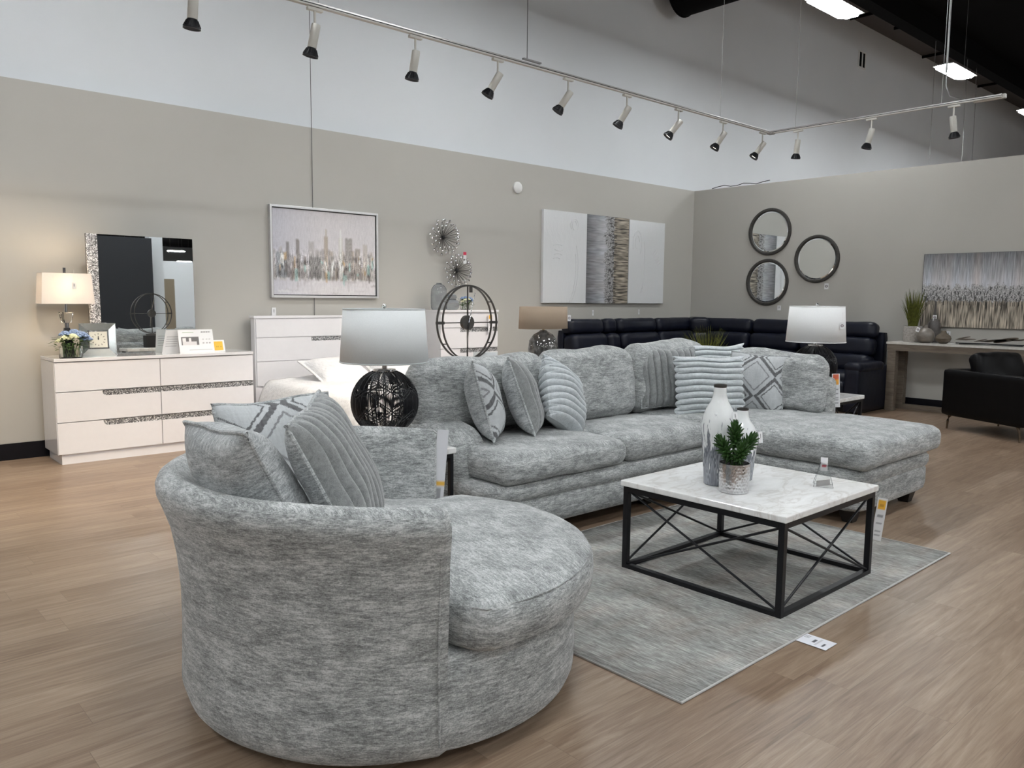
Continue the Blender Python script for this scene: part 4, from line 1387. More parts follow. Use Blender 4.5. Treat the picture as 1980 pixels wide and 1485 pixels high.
MB().soft((0, 0, 0.12), (0.17, 0.10, 0.24), 0.008, 6).build('body', DRIP, dv)
tl = thing('table_lamp', 'low oval tan shade lamp on a dark glass base behind the sofa', 'lamp', (4.53, 4.62, 0.851))
MB().lathe([(0.001, 0.0), (0.07, 0.0), (0.095, 0.07), (0.118, 0.17), (0.124, 0.24), (0.115, 0.31), (0.08, 0.36), (0.035, 0.385), (0.024, 0.395)], n=40).build('base', DGLASS, tl)
MB().tube([(0, 0, 0.33), (0, 0, 0.46)], 0.010, 10).build('neck', plain('brass', (0.45, 0.35, 0.2), 0.3, 1.0), tl)
MB().lathe([(0.238, 0.408), (0.230, 0.585)], n=64, sy=0.62).build('lamp_shade', TANSH, tl, solid=0.003)
price_tag('seal', (4.70, 4.495, 1.345), 0.028, 0.05, R(-20), 'small stamped tag hanging on the tan lamp shade', string=0.04)

# ------------------------------------------------------------------ dresser
dr = thing('dresser', 'wide white lacquered six drawer dresser with glitter strips against the wall', 'dresser', (1.66, 7.74, 0))
DW, DD, DH = 1.80, 0.49, 0.94
MB().bx(0, DW, 0.02, DD, 0.09, DH - 0.03).build('carcass', LACQ, dr, smooth=False)
MB().bx(-0.0, DW, -0.01, DD, DH - 0.028, DH).build('top_panel', LACQ, dr, smooth=False, bevel=0.003)
MB().bx(0.03, DW - 0.03, 0.02, DD - 0.02, 0.0, 0.09).build('plinth', LACQ, dr, smooth=False)
mid = 0.885
def drawer(x0, x1, z0, z1, cut, strip):
    """cut: left end of the notch (None = full width)"""
    g = 0.004
    if cut is None and not strip:
        poly = [(x0 + g, z0 + g), (x1 - g, z0 + g), (x1 - g, z1 - g), (x0 + g, z1 - g)]
    else:
        d_ = 0.052
        poly = [(x0 + g, z0 + g), (x1 - g, z0 + g), (x1 - g, z1 - d_)]
        if cut is None:
            poly += [(x0 + g, z1 - d_)]
        else:
            for k in range(6):
                a = PI / 2 * k / 5
                poly.append((cut + 0.045 - 0.045 * math.sin(a) , z1 - d_ + 0.045 * (1 - math.cos(a)) ))
            poly += [(cut, z1 - g), (x0 + g, z1 - g)]
    m = MB()
    n = len(poly)
    vs = [(x, 0.0, z) for x, z in poly] + [(x, 0.02, z) for x, z in poly]
    fs = [tuple(range(n)), tuple(range(2 * n - 1, n - 1, -1))]
    for k in range(n):
        l = (k + 1) % n
        fs.append((k, l, n + l, n + k))
    m.add(vs, fs)
    o = m.build('drawer', LACQ, dr, smooth=False)
    if strip:
        s0 = cut if cut is not None else x0 + 0.002
        MB().bx(s0, x1 - 0.002, 0.010, 0.019, z1 - 0.056, z1 - 0.004).build('glitter_strip', GLIT, o, smooth=False)
zs = [(0.645, 0.908), (0.375, 0.645), (0.09, 0.375)]
for i, (z0, z1) in enumerate(zs):
    drawer(0.0, mid, z0, z1, 0.375 if i else None, i > 0)
    drawer(mid, DW, z0, z1, None, i > 0)

# leaning mirror on the dresser
mi = thing('dresser_mirror', 'frameless mirror with a crushed silver band on its left edge', 'mirror', (2.04, 8.06, DH))
mi.rotation_euler = (R(-0.6), 0, 0)
MW, MH = 0.965, 1.115
MB().bx(0, MW, 0.0, 0.02, 0.0, MH).build('backing', BLKM, mi, smooth=False)
MB().bx(0.095, MW, -0.006, -0.0005, 0.0, MH).build('glass', MIRR, mi, smooth=False)
MB().bx(0.0, 0.094, -0.018, 0.0, 0.0, MH).build('crystal_band', GLITM, mi, smooth=False, bevel=0.002)

# lit lamp
ll = thing('table_lamp', 'lit lamp with black tapered stem, crystal block and white rectangular shade', 'lamp', (1.835, 8.00, DH))
MB().lathe([(0.085, 0.0), (0.085, 0.015), (0.072, 0.03), (0.030, 0.255), (0.030, 0.26), (0.001, 0.26)], n=4, a0=PI / 4).build('stem', BLKM, ll, smooth=False)
MB().tube([(0, 0, 0.255), (0, 0, 0.305)], 0.021, 16).build('collar', CHROME, ll)
MB().lathe([(0.001, 0.305), (0.036, 0.305), (0.052, 0.345), (0.058, 0.395), (0.062, 0.40), (0.001, 0.40)], n=8).build('crystal_block', GLASS, ll, smooth=False)
MB().tube([(0, 0, 0.40), (0, 0, 0.55)], 0.014, 12).build('neck', CHROME, ll)
sh = MB()
z0, z1 = 0.475, 0.745
a0, a1, b0, b1 = 0.213, 0.195, 0.115, 0.10
sh.add([(-a0, -b0, z0), (a0, -b0, z0), (a0, b0, z0), (-a0, b0, z0), (-a1, -b1, z1), (a1, -b1, z1), (a1, b1, z1), (-a1, b1, z1)],
       [(0, 1, 5, 4), (1, 2, 6, 5), (2, 3, 7, 6), (3, 0, 4, 7)])
sh.build('lamp_shade', SHADELIT, ll, smooth=False, solid=0.002)
MB().box((0, 0, 0.77), (0.022, 0.022, 0.05)).build('finial', CHROME, ll, smooth=False)
MB().ico((0, 0, 0.60), 0.028, 2).build('bulb', BULB, ll)
light('bulb_light', 'POINT', 2.4, (0, 0, 0.64), ll, (1.0, 0.80, 0.55), size=0.035)
light('bulb_light', 'POINT', 1.2, (0, 0, 0.54), ll, (1.0, 0.80, 0.55), size=0.03)
price_tag('bar', (1.88, 7.868, 1.575), 0.034, 0.06, 0, 'small barcode tag hanging on the lit lamp shade', string=0.11, tilt=0.05)

# mirrored desk clock
dc = thing('desk_clock', 'square clock framed in smoked mirror glass on the dresser', 'clock', (2.065, 7.90, DH), rz=R(-6))
dc.rotation_euler = (R(-6), 0, R(-6))
S = 0.15
def bev(x0, x1, z0, z1, xi0, xi1, zi0, zi1):
    pass
outer = [(-S, 0.0), (S, 0.0), (S, 2 * S), (-S, 2 * S)]
inner = [(-0.085, 0.065), (0.085, 0.065), (0.085, 0.235), (-0.085, 0.235)]
for k in range(4):
    l = (k + 1) % 4
    m = MB()
    m.add([(outer[k][0], 0.0, outer[k][1]), (outer[l][0], 0.0, outer[l][1]), (inner[l][0], -0.022, inner[l][1]), (inner[k][0], -0.022, inner[k][1]),
           (outer[k][0], 0.02, outer[k][1]), (outer[l][0], 0.02, outer[l][1]), (inner[l][0], 0.02, inner[l][1]), (inner[k][0], 0.02, inner[k][1])],
          [(0, 1, 2, 3), (7, 6, 5, 4), (0, 4, 5, 1), (3, 2, 6, 7), (0, 3, 7, 4), (1, 5, 6, 2)])
    m.build('frame_facet', MIRRD, dc, smooth=False)
m = MB()
for k in range(16):
    f = -0.078 + 0.156 * k / 15
    for p in ((f, 0.069), (f, 0.231), (-0.081, 0.15 + f), (0.081, 0.15 + f)):
        m.box((p[0], -0.022, p[1]), (0.0085, 0.006, 0.0085))
m.build('crystal_border', CHROME, dc, smooth=False)
def face(u, v):
    x, y = u - 0.5, v - 0.5
    r_ = max(abs(x), abs(y))
    rr = math.hypot(x, y)
    a = math.atan2(x, y)
    k = (a / (2 * PI) * 12) % 1
    if 0.30 < rr < 0.40 and (k < 0.10 or k > 0.90):
        return (0.12, 0.11, 0.10)
    if abs(x) < 0.018 * (1 + 1.5 * (0.2 - abs(y - 0.06)) * 4) and -0.03 < y < 0.22:
        return (0.05, 0.05, 0.05)
    return (0.72, 0.70, 0.60)
MB().grid(lambda u, v: ((u - 0.5) * 0.146, -0.0215, 0.15 + (v - 0.5) * 0.146), 60, 60, col=face).build('clock_face', PRINT, dc, smooth=False)
MB().bx(-0.075, 0.075, -0.02, 0.01, 0.075, 0.225).build('backing', CHROME, dc, smooth=False)

# flowers
def flowers(label, loc, s_=1.0, seed=0):
    t = thing('flower_arrangement', label, 'flowers', loc)
    rnd = random.Random(seed)
    MB().lathe([(0.001, 0.0), (0.07 * s_, 0.0), (0.075 * s_, 0.01), (0.075 * s_, 0.085 * s_), (0.070 * s_, 0.085 * s_), (0.069 * s_, 0.01), (0.001, 0.008)], n=28).build('glass_vase', GLASS, t)
    lf = MB()
    for k in range(150):
        a, e = rnd.uniform(0, 2 * PI), rnd.uniform(-0.5, 1.1)
        r_ = rnd.uniform(0.07, 0.135) * s_
        c = Vector((r_ * math.cos(a) * math.cos(e), r_ * math.sin(a) * math.cos(e) * 0.8, (0.10 + 0.07 * math.sin(e)) * s_))
        L = rnd.uniform(0.025, 0.045) * s_
        d_ = Vector((math.cos(a), math.sin(a), rnd.uniform(-0.4, 0.6))).normalized()
        sd = d_.cross(Vector((0, 0, 1))).normalized() * L * 0.35
        lf.add([c, c + d_ * L * 0.5 + sd, c + d_ * L, c + d_ * L * 0.5 - sd + Vector((0, 0, 0.003))], [(0, 1, 2, 3)])
    for k in range(24):
        a = rnd.uniform(0, 2 * PI)
        lf.tube([(0.05 * s_ * math.cos(a + 0.6), 0.05 * s_ * math.sin(a + 0.6), 0.01), (0.06 * s_ * math.cos(a), 0.06 * s_ * math.sin(a), 0.11 * s_)], 0.002, 4)
    lf.build('foliage', LEAF, t)
    def blossom(c, r_, mat, nm):
        m = MB()
        for ring in range(4):
            for k in range(7):
                a = 2 * PI * k / 7 + ring * 0.5
                q_ = r_ * (0.3 + 0.23 * ring)
                h_ = r_ * (0.75 - 0.2 * ring)
                cc = Vector(c)
                pa = cc + Vector((q_ * math.cos(a), q_ * math.sin(a), h_))
                m.ico(pa, r_ * 0.30, 0, (1, 1, 0.7))
        m.build(nm, mat, t)
    for (x, y, z, r_, mt) in ((-0.045, -0.05, 0.135, 0.032, CREAM), (0.0, -0.06, 0.145, 0.034, CREAM), (-0.08, -0.03, 0.115, 0.027, CREAM), (0.065, -0.03, 0.15, 0.042, BLUEP), (0.10, 0.0, 0.125, 0.038, BLUEP), (0.03, 0.03, 0.165, 0.042, BLUEP), (-0.03, 0.03, 0.16, 0.036, BLUEP)):
        blossom((x * s_, y * s_, z * s_), r_ * s_, mt, 'blossom')
    return t
flowers('small cream and blue flower bunch in a glass vase on the dresser', (1.825, 7.84, DH), 1.22, 3)
# sign holder
sg = thing('sign_holder', 'clear tent sign with white price sheets on the dresser', 'sign holder', (2.94, 7.93, DH))
def sheet(u, v):
    W = (0.84, 0.84, 0.84)
    if 0.08 < u < 0.58 and 0.33 < v < 0.70:
        uu, vv = (u - 0.08) / 0.5, (v - 0.33) / 0.37
        if vv < 0.45 and 0.1 < uu < 0.85:
            return (0.75, 0.72, 0.71)
        if (0.05 < uu < 0.25 or 0.42 < uu < 0.55) and vv < 0.85:
            return (0.8, 0.78, 0.77)
        return (0.16, 0.15, 0.15)
    if 0.86 < v < 0.90 and 0.12 < u < 0.45:
        return (0.42, 0.50, 0.36)
    if 0.87 < v < 0.92 and 0.65 < u < 0.92 and int(u * 60) % 3:
        return (0.15, 0.15, 0.15)
    if 0.65 < u < 0.95 and (0.55 < v < 0.60 or 0.38 < v < 0.44) and int(u * 22) % 2:
        return (0.4, 0.38, 0.38)
    if 0.10 < v < 0.13 and 0.28 < u < 0.95:
        return (0.5, 0.5, 0.5)
    return W
MB().grid(lambda u, v: (-0.165 + 0.34 * u, -0.075 + 0.055 * v, 0.0 + 0.225 * v), 60, 40, col=sheet).build('front_sheet', PRINT, sg, smooth=False, solid=0.001)
MB().grid(lambda u, v: (-0.30 + 0.34 * u + 0.03 * v, 0.03 + -0.04 * v, 0.0 + 0.225 * v), 60, 40, col=lambda u, v: (0.35, 0.35, 0.36) if (0.06 < u < 0.38 and int(v * 40) % 4 == 0 and 0.2 < v < 0.8) else (0.72, 0.72, 0.72)).build('back_sheet', PRINT, sg, smooth=False, solid=0.001)
yc = thing('promotion_card', 'small white card with a yellow square beside the tent sign', 'card', (3.165, 7.87, DH + 0.001), rz=R(4))
MB().grid(lambda u, v: ((u - 0.5) * 0.13, 0.0 + 0.03 * v, v * 0.115), 26, 22, col=lambda u, v: ((0.85, 0.50, 0.04) if not (0.38 < v < 0.5 and 0.3 < u < 0.78 and int(u * 26) % 2) else (0.45, 0.25, 0.03)) if 0.12 < u < 0.85 and 0.1 < v < 0.9 else (0.84, 0.84, 0.84)).build('card', PRINT, yc, smooth=False, solid=0.001)

# ------------------------------------------------------------------ bed
bd = thing('bed', 'white lacquered panel bed with glitter strip in its headboard', 'bed', (3.66, 8.2, 0))
BW = 1.72
MB().bx(0, BW, -0.06, 0.03, 0.0, 1.27).build('headboard', LACQ, bd, smooth=False)
MB().bx(-0.01, BW + 0.01, -0.075, 0.04, 1.262, 1.29).build('headboard_cap', LACQ, bd, smooth=False, bevel=0.003)
for z0_, z1_ in ((1.058, 1.252), (0.80, 1.05), (0.53, 0.792)):
    if z1_ == 1.05:
        MB().bx(0.015, BW - 0.015, -0.072, -0.06, z0_, z1_ - 0.045).build('headboard_panel', LACQ, bd, smooth=False)
        MB().bx(0.015, 0.66, -0.072, -0.06, z1_ - 0.0449, z1_).build('headboard_panel', LACQ, bd, smooth=False)
        MB().bx(0.66, 1.65, -0.068, -0.06, z1_ - 0.045, z1_).build('glitter_strip', GLIT, bd, smooth=False)
    else:
        MB().bx(0.015, BW - 0.015, -0.072, -0.06, z0_, z1_).build('headboard_panel', LACQ, bd, smooth=False)
MB().soft((BW / 2, -1.08, 0.34), (1.56, 2.0, 0.30), 0.05, 10).build('mattress', QUILT, bd)
MB().bx(0.05, BW - 0.05, -2.12, -0.06, 0.05, 0.20).build('bed_frame', LACQ, bd, smooth=False)
qm = MB()
def qf(u, v):
    x = -0.13 + (BW + 0.17) * u
    y = -0.35 - 1.87 * v
    edge = min(u, 1 - u) * 2
    z = 0.585 - (0.30 * max(0, 1 - edge / 0.16) ** 1.8) + 0.016 * noise.noise(Vector((x * 5, y * 4, 1)))
    if v > 0.93:
        z -= 0.30 * ((v - 0.93) / 0.07)
    z += 0.02 * math.exp(-(v / 0.05) ** 2) + 0.03 * math.sin(PI * u)
    return (x, y, z)
qm.grid(qf, 50, 50)
tag(qm.build('quilt', QUILT, None, solid=0.02, loc=(3.66, 8.2, 0.0)), 'white quilted bedspread draped over the bed', 'bedspread')
for i, (x, y, z, rr_, lb) in enumerate(((4.36, 7.60, 0.70, (R(-66), R(0), R(6)), 'white quilted pillow nearest the dresser side, lying on the bed'), (5.10, 7.62, 0.70, (R(-66), 0, R(-4)), 'white quilted pillow partly behind the grey lamp, on the bed'))):
    t = thing('bed_pillow', lb, 'pillow', (x, y, z), group='white pillows on the bed')
    t.rotation_euler = rr_
    def mk(side):
        def fn(u, v):
            a, b = 2 * u - 1, 2 * v - 1
            ex = 1 - 0.05 * (1 - b * b)
            th_ = 0.10 * max(0, 1 - (abs(a) * 1.1) ** 3) ** 0.6 * max(0, 1 - (abs(b) * 1.12) ** 3) ** 0.6 if abs(a) < 0.9 and abs(b) < 0.89 else 0
            return (a * 0.36 * ex, side * (th_ + 0.004), b * 0.27 + 0.01 * noise.noise(Vector((a * 4, b * 4, 2))))
        return fn
    MB().grid(mk(-1), 40, 30).build('front_cover', QUILT, t)
    MB().grid(mk(1), 40, 30).build('back_cover', QUILT, t)

# ------------------------------------------------------------------ chest
cs = thing('chest_of_drawers', 'tall white lacquered chest with a glitter strip right of the bed', 'chest of drawers', (5.885, 7.80, 0))
CW, CD, CH = 0.935, 0.46, 1.35
MB().bx(0, CW, 0.02, CD, 0.09, CH - 0.028).build('carcass', LACQ, cs, smooth=False)
MB().bx(-0.004, CW + 0.004, -0.01, CD, CH - 0.028, CH).build('top_panel', LACQ, cs, smooth=False, bevel=0.003)
MB().bx(0.03, CW - 0.03, 0.03, CD - 0.02, 0.0, 0.09).build('plinth', LACQ, cs, smooth=False)
zz = 1.30
for i, z0_ in enumerate((1.13, 0.87, 0.61, 0.35, 0.095)):
    d_ = 0.05 if i in (1, 2, 3) else 0
    o = MB().bx(0.004, CW - 0.004, 0, 0.02, z0_ + 0.004, zz - 0.004 - d_).build('drawer', LACQ, cs, smooth=False)
    if d_:
        MB().bx(0.004, 0.31, 0, 0.0195, zz - 0.004 - d_ - 0.0001, zz - 0.004).build('drawer_lip', LACQ, o, smooth=False)
        MB().bx(0.31, CW - 0.004, 0.01, 0.0195, zz - d_ - 0.004, zz - 0.004).build('glitter_strip', GLIT, o, smooth=False)
    zz = z0_
t = thing('glass_vase', 'tall smoky glass bottle vase on the white chest', 'vase', (6.05, 8.05, CH))
MB().lathe([(0.001, 0.0), (0.085, 0.0), (0.10, 0.02), (0.105, 0.08), (0.102, 0.20), (0.095, 0.26), (0.065, 0.305), (0.035, 0.32), (0.033, 0.335), (0.028, 0.335), (0.026, 0.31)], n=36).build('body', SMOKE, t)
t = thing('glass_vase', 'low double bulb smoky glass vase in front on the white chest', 'vase', (6.165, 7.93, CH))
MB().lathe([(0.001, 0.0), (0.06, 0.0), (0.085, 0.025), (0.095, 0.065), (0.085, 0.10), (0.055, 0.125), (0.05, 0.135), (0.06, 0.155), (0.055, 0.18), (0.035, 0.195), (0.028, 0.195)], n=36).build('body', SMOKE, t)
flowers('small white and blue flower bunch in a glass vase on the chest', (6.42, 7.98, CH), 0.85, 9)

# ------------------------------------------------------------------ wall art
def starburst(label, c, r_, seed):
    t = thing('starburst_ornament', label, 'wall ornament', c, group='metal starbursts on the wall')
    rnd = random.Random(seed)
    for k in range(56):
        a = k * 2.39996
        f = (k + 0.5) / 56
        rr_ = r_ * (0.42 + 0.58 * math.sqrt(f)) * rnd.uniform(0.93, 1.03)
        dy = -0.03 - 0.11 * (1 - f) - rnd.uniform(0, 0.02)
        tip = Vector((rr_ * math.cos(a), dy, rr_ * math.sin(a)))
        sp = MB().tube([(0, -0.01, 0), tip], 0.0022, 5).build('spoke', DARKMET, t)
        MB().ico(tip, 0.011 + 0.009 * f, 1).build('bead', CHROME, sp)
    MB().ico((0, -0.02, 0), 0.028, 1).build('hub', BLKM, t)
    return t
starburst('upper metal starburst ornament with mirrored beads on the wall', (6.28, YL - 0.01, 2.27), 0.235, 1)
starburst('lower metal starburst ornament with mirrored beads, touching the upper one', (6.50, YL - 0.01, 1.85), 0.225, 2)

rng = np.random.default_rng(5)
def smooth1(a, k):
    ker = np.ones(k) / k
    return np.convolve(np.pad(a, (k, k), mode='edge'), ker, mode='same')[k:-k]
def skyline(W=210, Hh=156):
    img = np.zeros((Hh, W, 3))
    yy = np.linspace(1, 0, Hh)[:, None]
    base = np.array([0.70, 0.665, 0.675])
    img[:] = base
    img += (rng.random((Hh, W, 1)) - 0.5) * 0.05
    streak = smooth1(rng.random(W), 5)[None, :, None] - 0.5
    img += streak * 0.05
    img *= 1 - np.clip(1 - np.arange(W) / 95.0, 0, 1)[None, :, None] * np.array([0.22, 0.19, 0.12])
    hor = int(Hh * 0.80)
    def rect(x0, x1, y0, y1, c, a=1.0):
        x0, x1, y0, y1 = int(x0 * W), max(int(x1 * W), int(x0 * W) + 1), int(y0 * Hh), int(y1 * Hh)
        img[y0:y1, x0:x1] = img[y0:y1, x0:x1] * (1 - a) + np.array(c) * a
    G = [(0.33, 0.30, 0.29), (0.45, 0.42, 0.40), (0.24, 0.21, 0.20), (0.55, 0.52, 0.50), (0.40, 0.33, 0.26)]
    r2 = random.Random(4)
    for i in range(80):
        x = r2.uniform(0.0, 0.97)
        h_ = r2.uniform(0.10, 0.36)
        w_ = r2.uniform(0.012, 0.045)
        rect(x, x + w_, 0.80 - h_, 0.80 + r2.uniform(0, 0.03), G[r2.randrange(5)], r2.uniform(0.35, 0.8))
    for (x, w_, t_, c) in ((0.03, 0.10, 0.50, (0.28, 0.30, 0.32)), (0.12, 0.03, 0.38, (0.2, 0.18, 0.17)), (0.21, 0.035, 0.34, (0.22, 0.19, 0.17)), (0.33, 0.055, 0.36, (0.48, 0.45, 0.44)), (0.33, 0.12, 0.55, (0.24, 0.23, 0.22)),
                           (0.48, 0.035, 0.30, (0.42, 0.34, 0.27)), (0.495, 0.012, 0.20, (0.5, 0.44, 0.36)), (0.62, 0.045, 0.30, (0.66, 0.63, 0.58)), (0.635, 0.014, 0.20, (0.85, 0.85, 0.82)), (0.69, 0.07, 0.30, (0.30, 0.27, 0.25)), (0.79, 0.05, 0.42, (0.36, 0.31, 0.27)), (0.87, 0.045, 0.36, (0.55, 0.50, 0.46)), (0.95, 0.03, 0.5, (0.6, 0.58, 0.55))):
        rect(x, x + w_, t_, 0.80, c, 0.8)
    x = 0.69
    for k in range(9):
        rect(x + 0.006, x + 0.064, 0.34 + k * 0.045, 0.355 + k * 0.045, (0.55, 0.52, 0.48), 0.6)
    for i in range(38):
        x = r2.uniform(0.05, 0.97)
        y = r2.uniform(0.48, 0.76)
        c = ((0.36, 0.52, 0.49), (0.55, 0.38, 0.20), (0.80, 0.79, 0.76), (0.16, 0.13, 0.12), (0.16, 0.13, 0.12))[r2.randrange(5)]
        rect(x, x + r2.uniform(0.008, 0.028), y, y + r2.uniform(0.03, 0.15), c, 0.8)
    for i in range(60):
        x = r2.uniform(0, 1)
        y = r2.uniform(0.80, 0.98)
        rect(x, x + r2.uniform(0.02, 0.12), y, y + 0.008, ((0.8, 0.79, 0.78), (0.42, 0.38, 0.38), (0.7, 0.68, 0.7))[r2.randrange(3)], 0.7)
    for i in range(50):
        x = r2.uniform(0.05, 0.95)
        y = r2.uniform(0.78, 0.86)
        rect(x, x + 0.006, y, y + r2.uniform(0.03, 0.14), (0.42, 0.39, 0.40), 0.4)
    # brushwork: smear columns down a little, jitter, darken the foot of the towers
    out = img.copy()
    for x in range(W):
        sh_ = int(round(4 * noise.noise(Vector((x * 0.35, 2.0, 0)))))
        out[:, x] = np.roll(img[:, x], sh_, axis=0)
    img = 0.5 * out + 0.25 * np.roll(out, 1, axis=1) + 0.25 * np.roll(out, -1, axis=1)
    img = 0.6 * img + 0.4 * np.roll(img, 2, axis=0)
    mask = np.clip((np.linspace(0, 1, Hh) - 0.42) / 0.2, 0, 1) * np.clip((0.83 - np.linspace(0, 1, Hh)) / 0.04, 0, 1)
    tex = np.array([[noise.noise(Vector((x * 0.55, y * 0.10, 9))) + 0.6 * noise.noise(Vector((x * 0.9, y * 0.5, 3))) for x in range(W)] for y in range(Hh)])
    img *= (1 + (1.0 * tex * mask[:, None])[:, :, None] + (0.10 * tex)[:, :, None])
    foot = np.exp(-((np.linspace(0, 1, Hh) - 0.76) / 0.05) ** 2)
    img *= (1 - 0.35 * foot * np.clip(0.5 + 1.4 * tex, 0, 1).T.mean())[:, None, None] if False else 1.0
    img *= 1 - (0.38 * foot[:, None] * np.clip(0.5 + 1.3 * tex, 0, 1))[:, :, None]
    return np.clip(img, 0.02, 0.92)
def forest(W, Hh, tone=1.0, sd=0.0):
    """dripped sky over a snowy tree line over ochre reeds; rows run top to bottom"""
    nz = lambda x, y, z: noise.noise(Vector((x, y, z + sd)))
    img = np.zeros((Hh, W, 3))
    for i in range(W):
        line = 0.44 + 0.09 * nz(i * 0.09, 0, 1) + 0.05 * nz(i * 0.6, 0, 2)
        low = 0.64 + 0.04 * nz(i * 0.7, 0, 3) + 0.03 * nz(i * 0.15, 0, 4)
        for j in range(Hh):
            t = j / Hh
            st = nz(i * 0.45, j * 0.035, 5) + 0.5 * nz(i * 1.1, j * 0.08, 6)
            if t < line + 0.05 * nz(i * 1.3, j * 0.4, 8):
                g = 0.20 + 0.42 * min(1, t / 0.40) ** 1.2 + 0.30 * st * (0.4 + t)
                g = min(0.74, max(0.10, g))
                k = 0.5 + nz(i * 0.05, 0, 11)
                c = (g * (0.90 + 0.1 * k), g * 0.95, g * (1.04 - 0.08 * k))
            elif t < low:
                n1 = nz(i * 0.5, j * 0.45, 12) + 0.7 * nz(i * 1.2, j * 1.1, 13)
                f = (t - line) / max(0.01, low - line)
                g = 0.42 + 0.55 * n1 - 0.05 * f
                if nz(i * 0.35, j * 0.10, 14) + 0.35 * f > 0.42:
                    g *= 0.25
                g = min(0.66, max(0.03, g))
                c = (g, g * 0.98, g * 0.98)
            else:
                f = (t - low) / (1 - low)
                g = 0.27 + 0.55 * st + 0.30 * max(0, nz(i * 1.4, j * 0.06, 15)) + 0.05 * f
                if f < 0.16 and nz(i * 0.5, 0, 16) > 0.02:
                    g = 0.03
                g = min(0.78, max(0.035, g))
                c = (g, g * 0.87, g * 0.70)
            img[j, i] = c
    return np.clip(img * tone, 0.015, 0.85)
def art_panel(name, parent, img, w, h, y=-0.036):
    Hh, W, _ = img.shape
    lin = img ** 1.0
    m = MB()
    m.grid(lambda u, v: ((u - 0.5) * w, y, (v - 0.5) * h), W - 1, Hh - 1, col=lambda u, v: tuple(lin[int(round((1 - v) * (Hh - 1))), int(round(u * (W - 1)))]))
    return m.build(name, CANVAS, parent, smooth=False)
sk = thing('framed_painting', 'abstract city skyline painting in a silver frame above the bed', 'painting', (4.605, YL - 0.001, 1.99))
PW, PH = 1.375, 1.01
art_panel('canvas', sk, skyline(), PW - 0.07, PH - 0.07, -0.032)
MB().bx(-PW / 2 + 0.02, PW / 2 - 0.02, -0.031, 0, -PH / 2 + 0.02, PH / 2 - 0.02).build('backing', BLKM, sk, smooth=False)
for (x, z, w_, h_) in ((-PW / 2 + 0.0125, 0, 0.025, PH), (PW / 2 - 0.0125, 0, 0.025, PH), (0, PH / 2 - 0.0125, PW - 0.05, 0.025), (0, -PH / 2 + 0.0125, PW - 0.05, 0.025)):
    MB().box((x, -0.025, z), (w_, 0.05, h_)).build('frame', SILVERF, sk, smooth=False, bevel=0.002)

def plaster():
    m, nt, b = new_mat('white_plaster_relief')
    n1 = noise_tex(nt, coords(nt, scale=(1.5, 1, 0.9)), 2.2, 5, 0.6, 2.5)
    w = N(nt, 'ShaderNodeTexWave')
    w.inputs['Scale'].default_value = 2.0
    w.inputs['Distortion'].default_value = 9.0
    w.inputs['Detail'].default_value = 2.0
    nt.links.new(coords(nt), w.inputs['Vector'])
    b.inputs['Base Color'].default_value = (0.70, 0.71, 0.72, 1)
    b.inputs['Roughness'].default_value = 0.55
    bump(nt, b, mathn(nt, 'ADD', n1, mathn(nt, 'MULTIPLY', mathn(nt, 'GREATER_THAN', w.outputs['Fac'], 0.93), 0.3)), 0.5, 0.02)
    return m
PLAS = plaster()
def relief_canvas(label, x0, x1, z0, z1, marks):
    t = thing('canvas_art', label, 'canvas', ((x0 + x1) / 2, YL - 0.001, (z0 + z1) / 2), group='canvases above the navy sofa')
    w_, h_ = x1 - x0, z1 - z0
    MB().bx(-w_ / 2, w_ / 2, -0.045, 0, -h_ / 2, h_ / 2).build('canvas', PLAS, t, smooth=False, bevel=0.003)
    m = MB()
    for pts in marks:
        m.tube([(x * w_, -0.046, z * h_) for x, z in pts], 0.006, 6)
    m.build('raised_strokes', PLAS, t)
def arc(cx, cz, rx, rz_, a0, a1, n=14):
    return [(cx + rx * math.cos(a0 + (a1 - a0) * i / n), cz + rz_ * math.sin(a0 + (a1 - a0) * i / n)) for i in range(n + 1)]
relief_canvas('left white canvas with faint raised plaster strokes', 8.07, 8.985, 1.44, 2.775,
              [arc(0.2, 0.36, 0.09, 0.07, -0.6, 3.8), arc(0.2, 0.36, 0.05, 0.05, 0, 4.5), arc(-0.18, 0.12, 0.1, 0.02, 0.2, 3.0), arc(-0.15, 0.09, 0.1, 0.02, 3.3, 6.0), arc(-0.17, 0.02, 0.09, 0.02, 0.2, 3.0), arc(-0.2, -0.02, 0.07, 0.015, 0.2, 3.0), arc(-0.1, -0.1, 0.4, 0.5, -0.9, 0.5), arc(-0.15, -0.1, 0.4, 0.5, -0.9, 0.3)])
relief_canvas('right white canvas with faint raised plaster strokes', 9.985, 10.90, 1.44, 2.765,
              [arc(-0.28, 0.22, 0.12, 0.16, -0.8, 3.6), arc(-0.28, 0.24, 0.06, 0.08, 0, 5.5), arc(-0.22, 0.0, 0.16, 0.4, -1.2, 0.7)] + [[(0.16 + 0.03 * k, 0.10 - 0.025 * k), (0.24 + 0.03 * k, 0.16 - 0.03 * k)] for k in range(6)])
t = thing('canvas_art', 'middle canvas with sideways grey and brown woodland streaks', 'canvas', (9.485, YL - 0.001, 2.105), group='canvases above the navy sofa')
im = forest(150, 120, 0.80, 30.0)
im = np.rot90(im, 1)            # tree line turned on its side: sky at the left
art_panel('canvas', t, im, 0.985, 1.335, -0.0355)
MB().bx(-0.495, 0.495, -0.035, 0, -0.67, 0.67).build('stretcher', BLKM, t, smooth=False)
t = thing('canvas_art', 'wide canvas of snowy trees over ochre grass on the right wall', 'canvas', (XR - 0.001, 3.62, 1.665), rz=R(-90))
im = forest(260, 140)
art_panel('canvas', t, im, 1.60, 0.995, -0.0355)
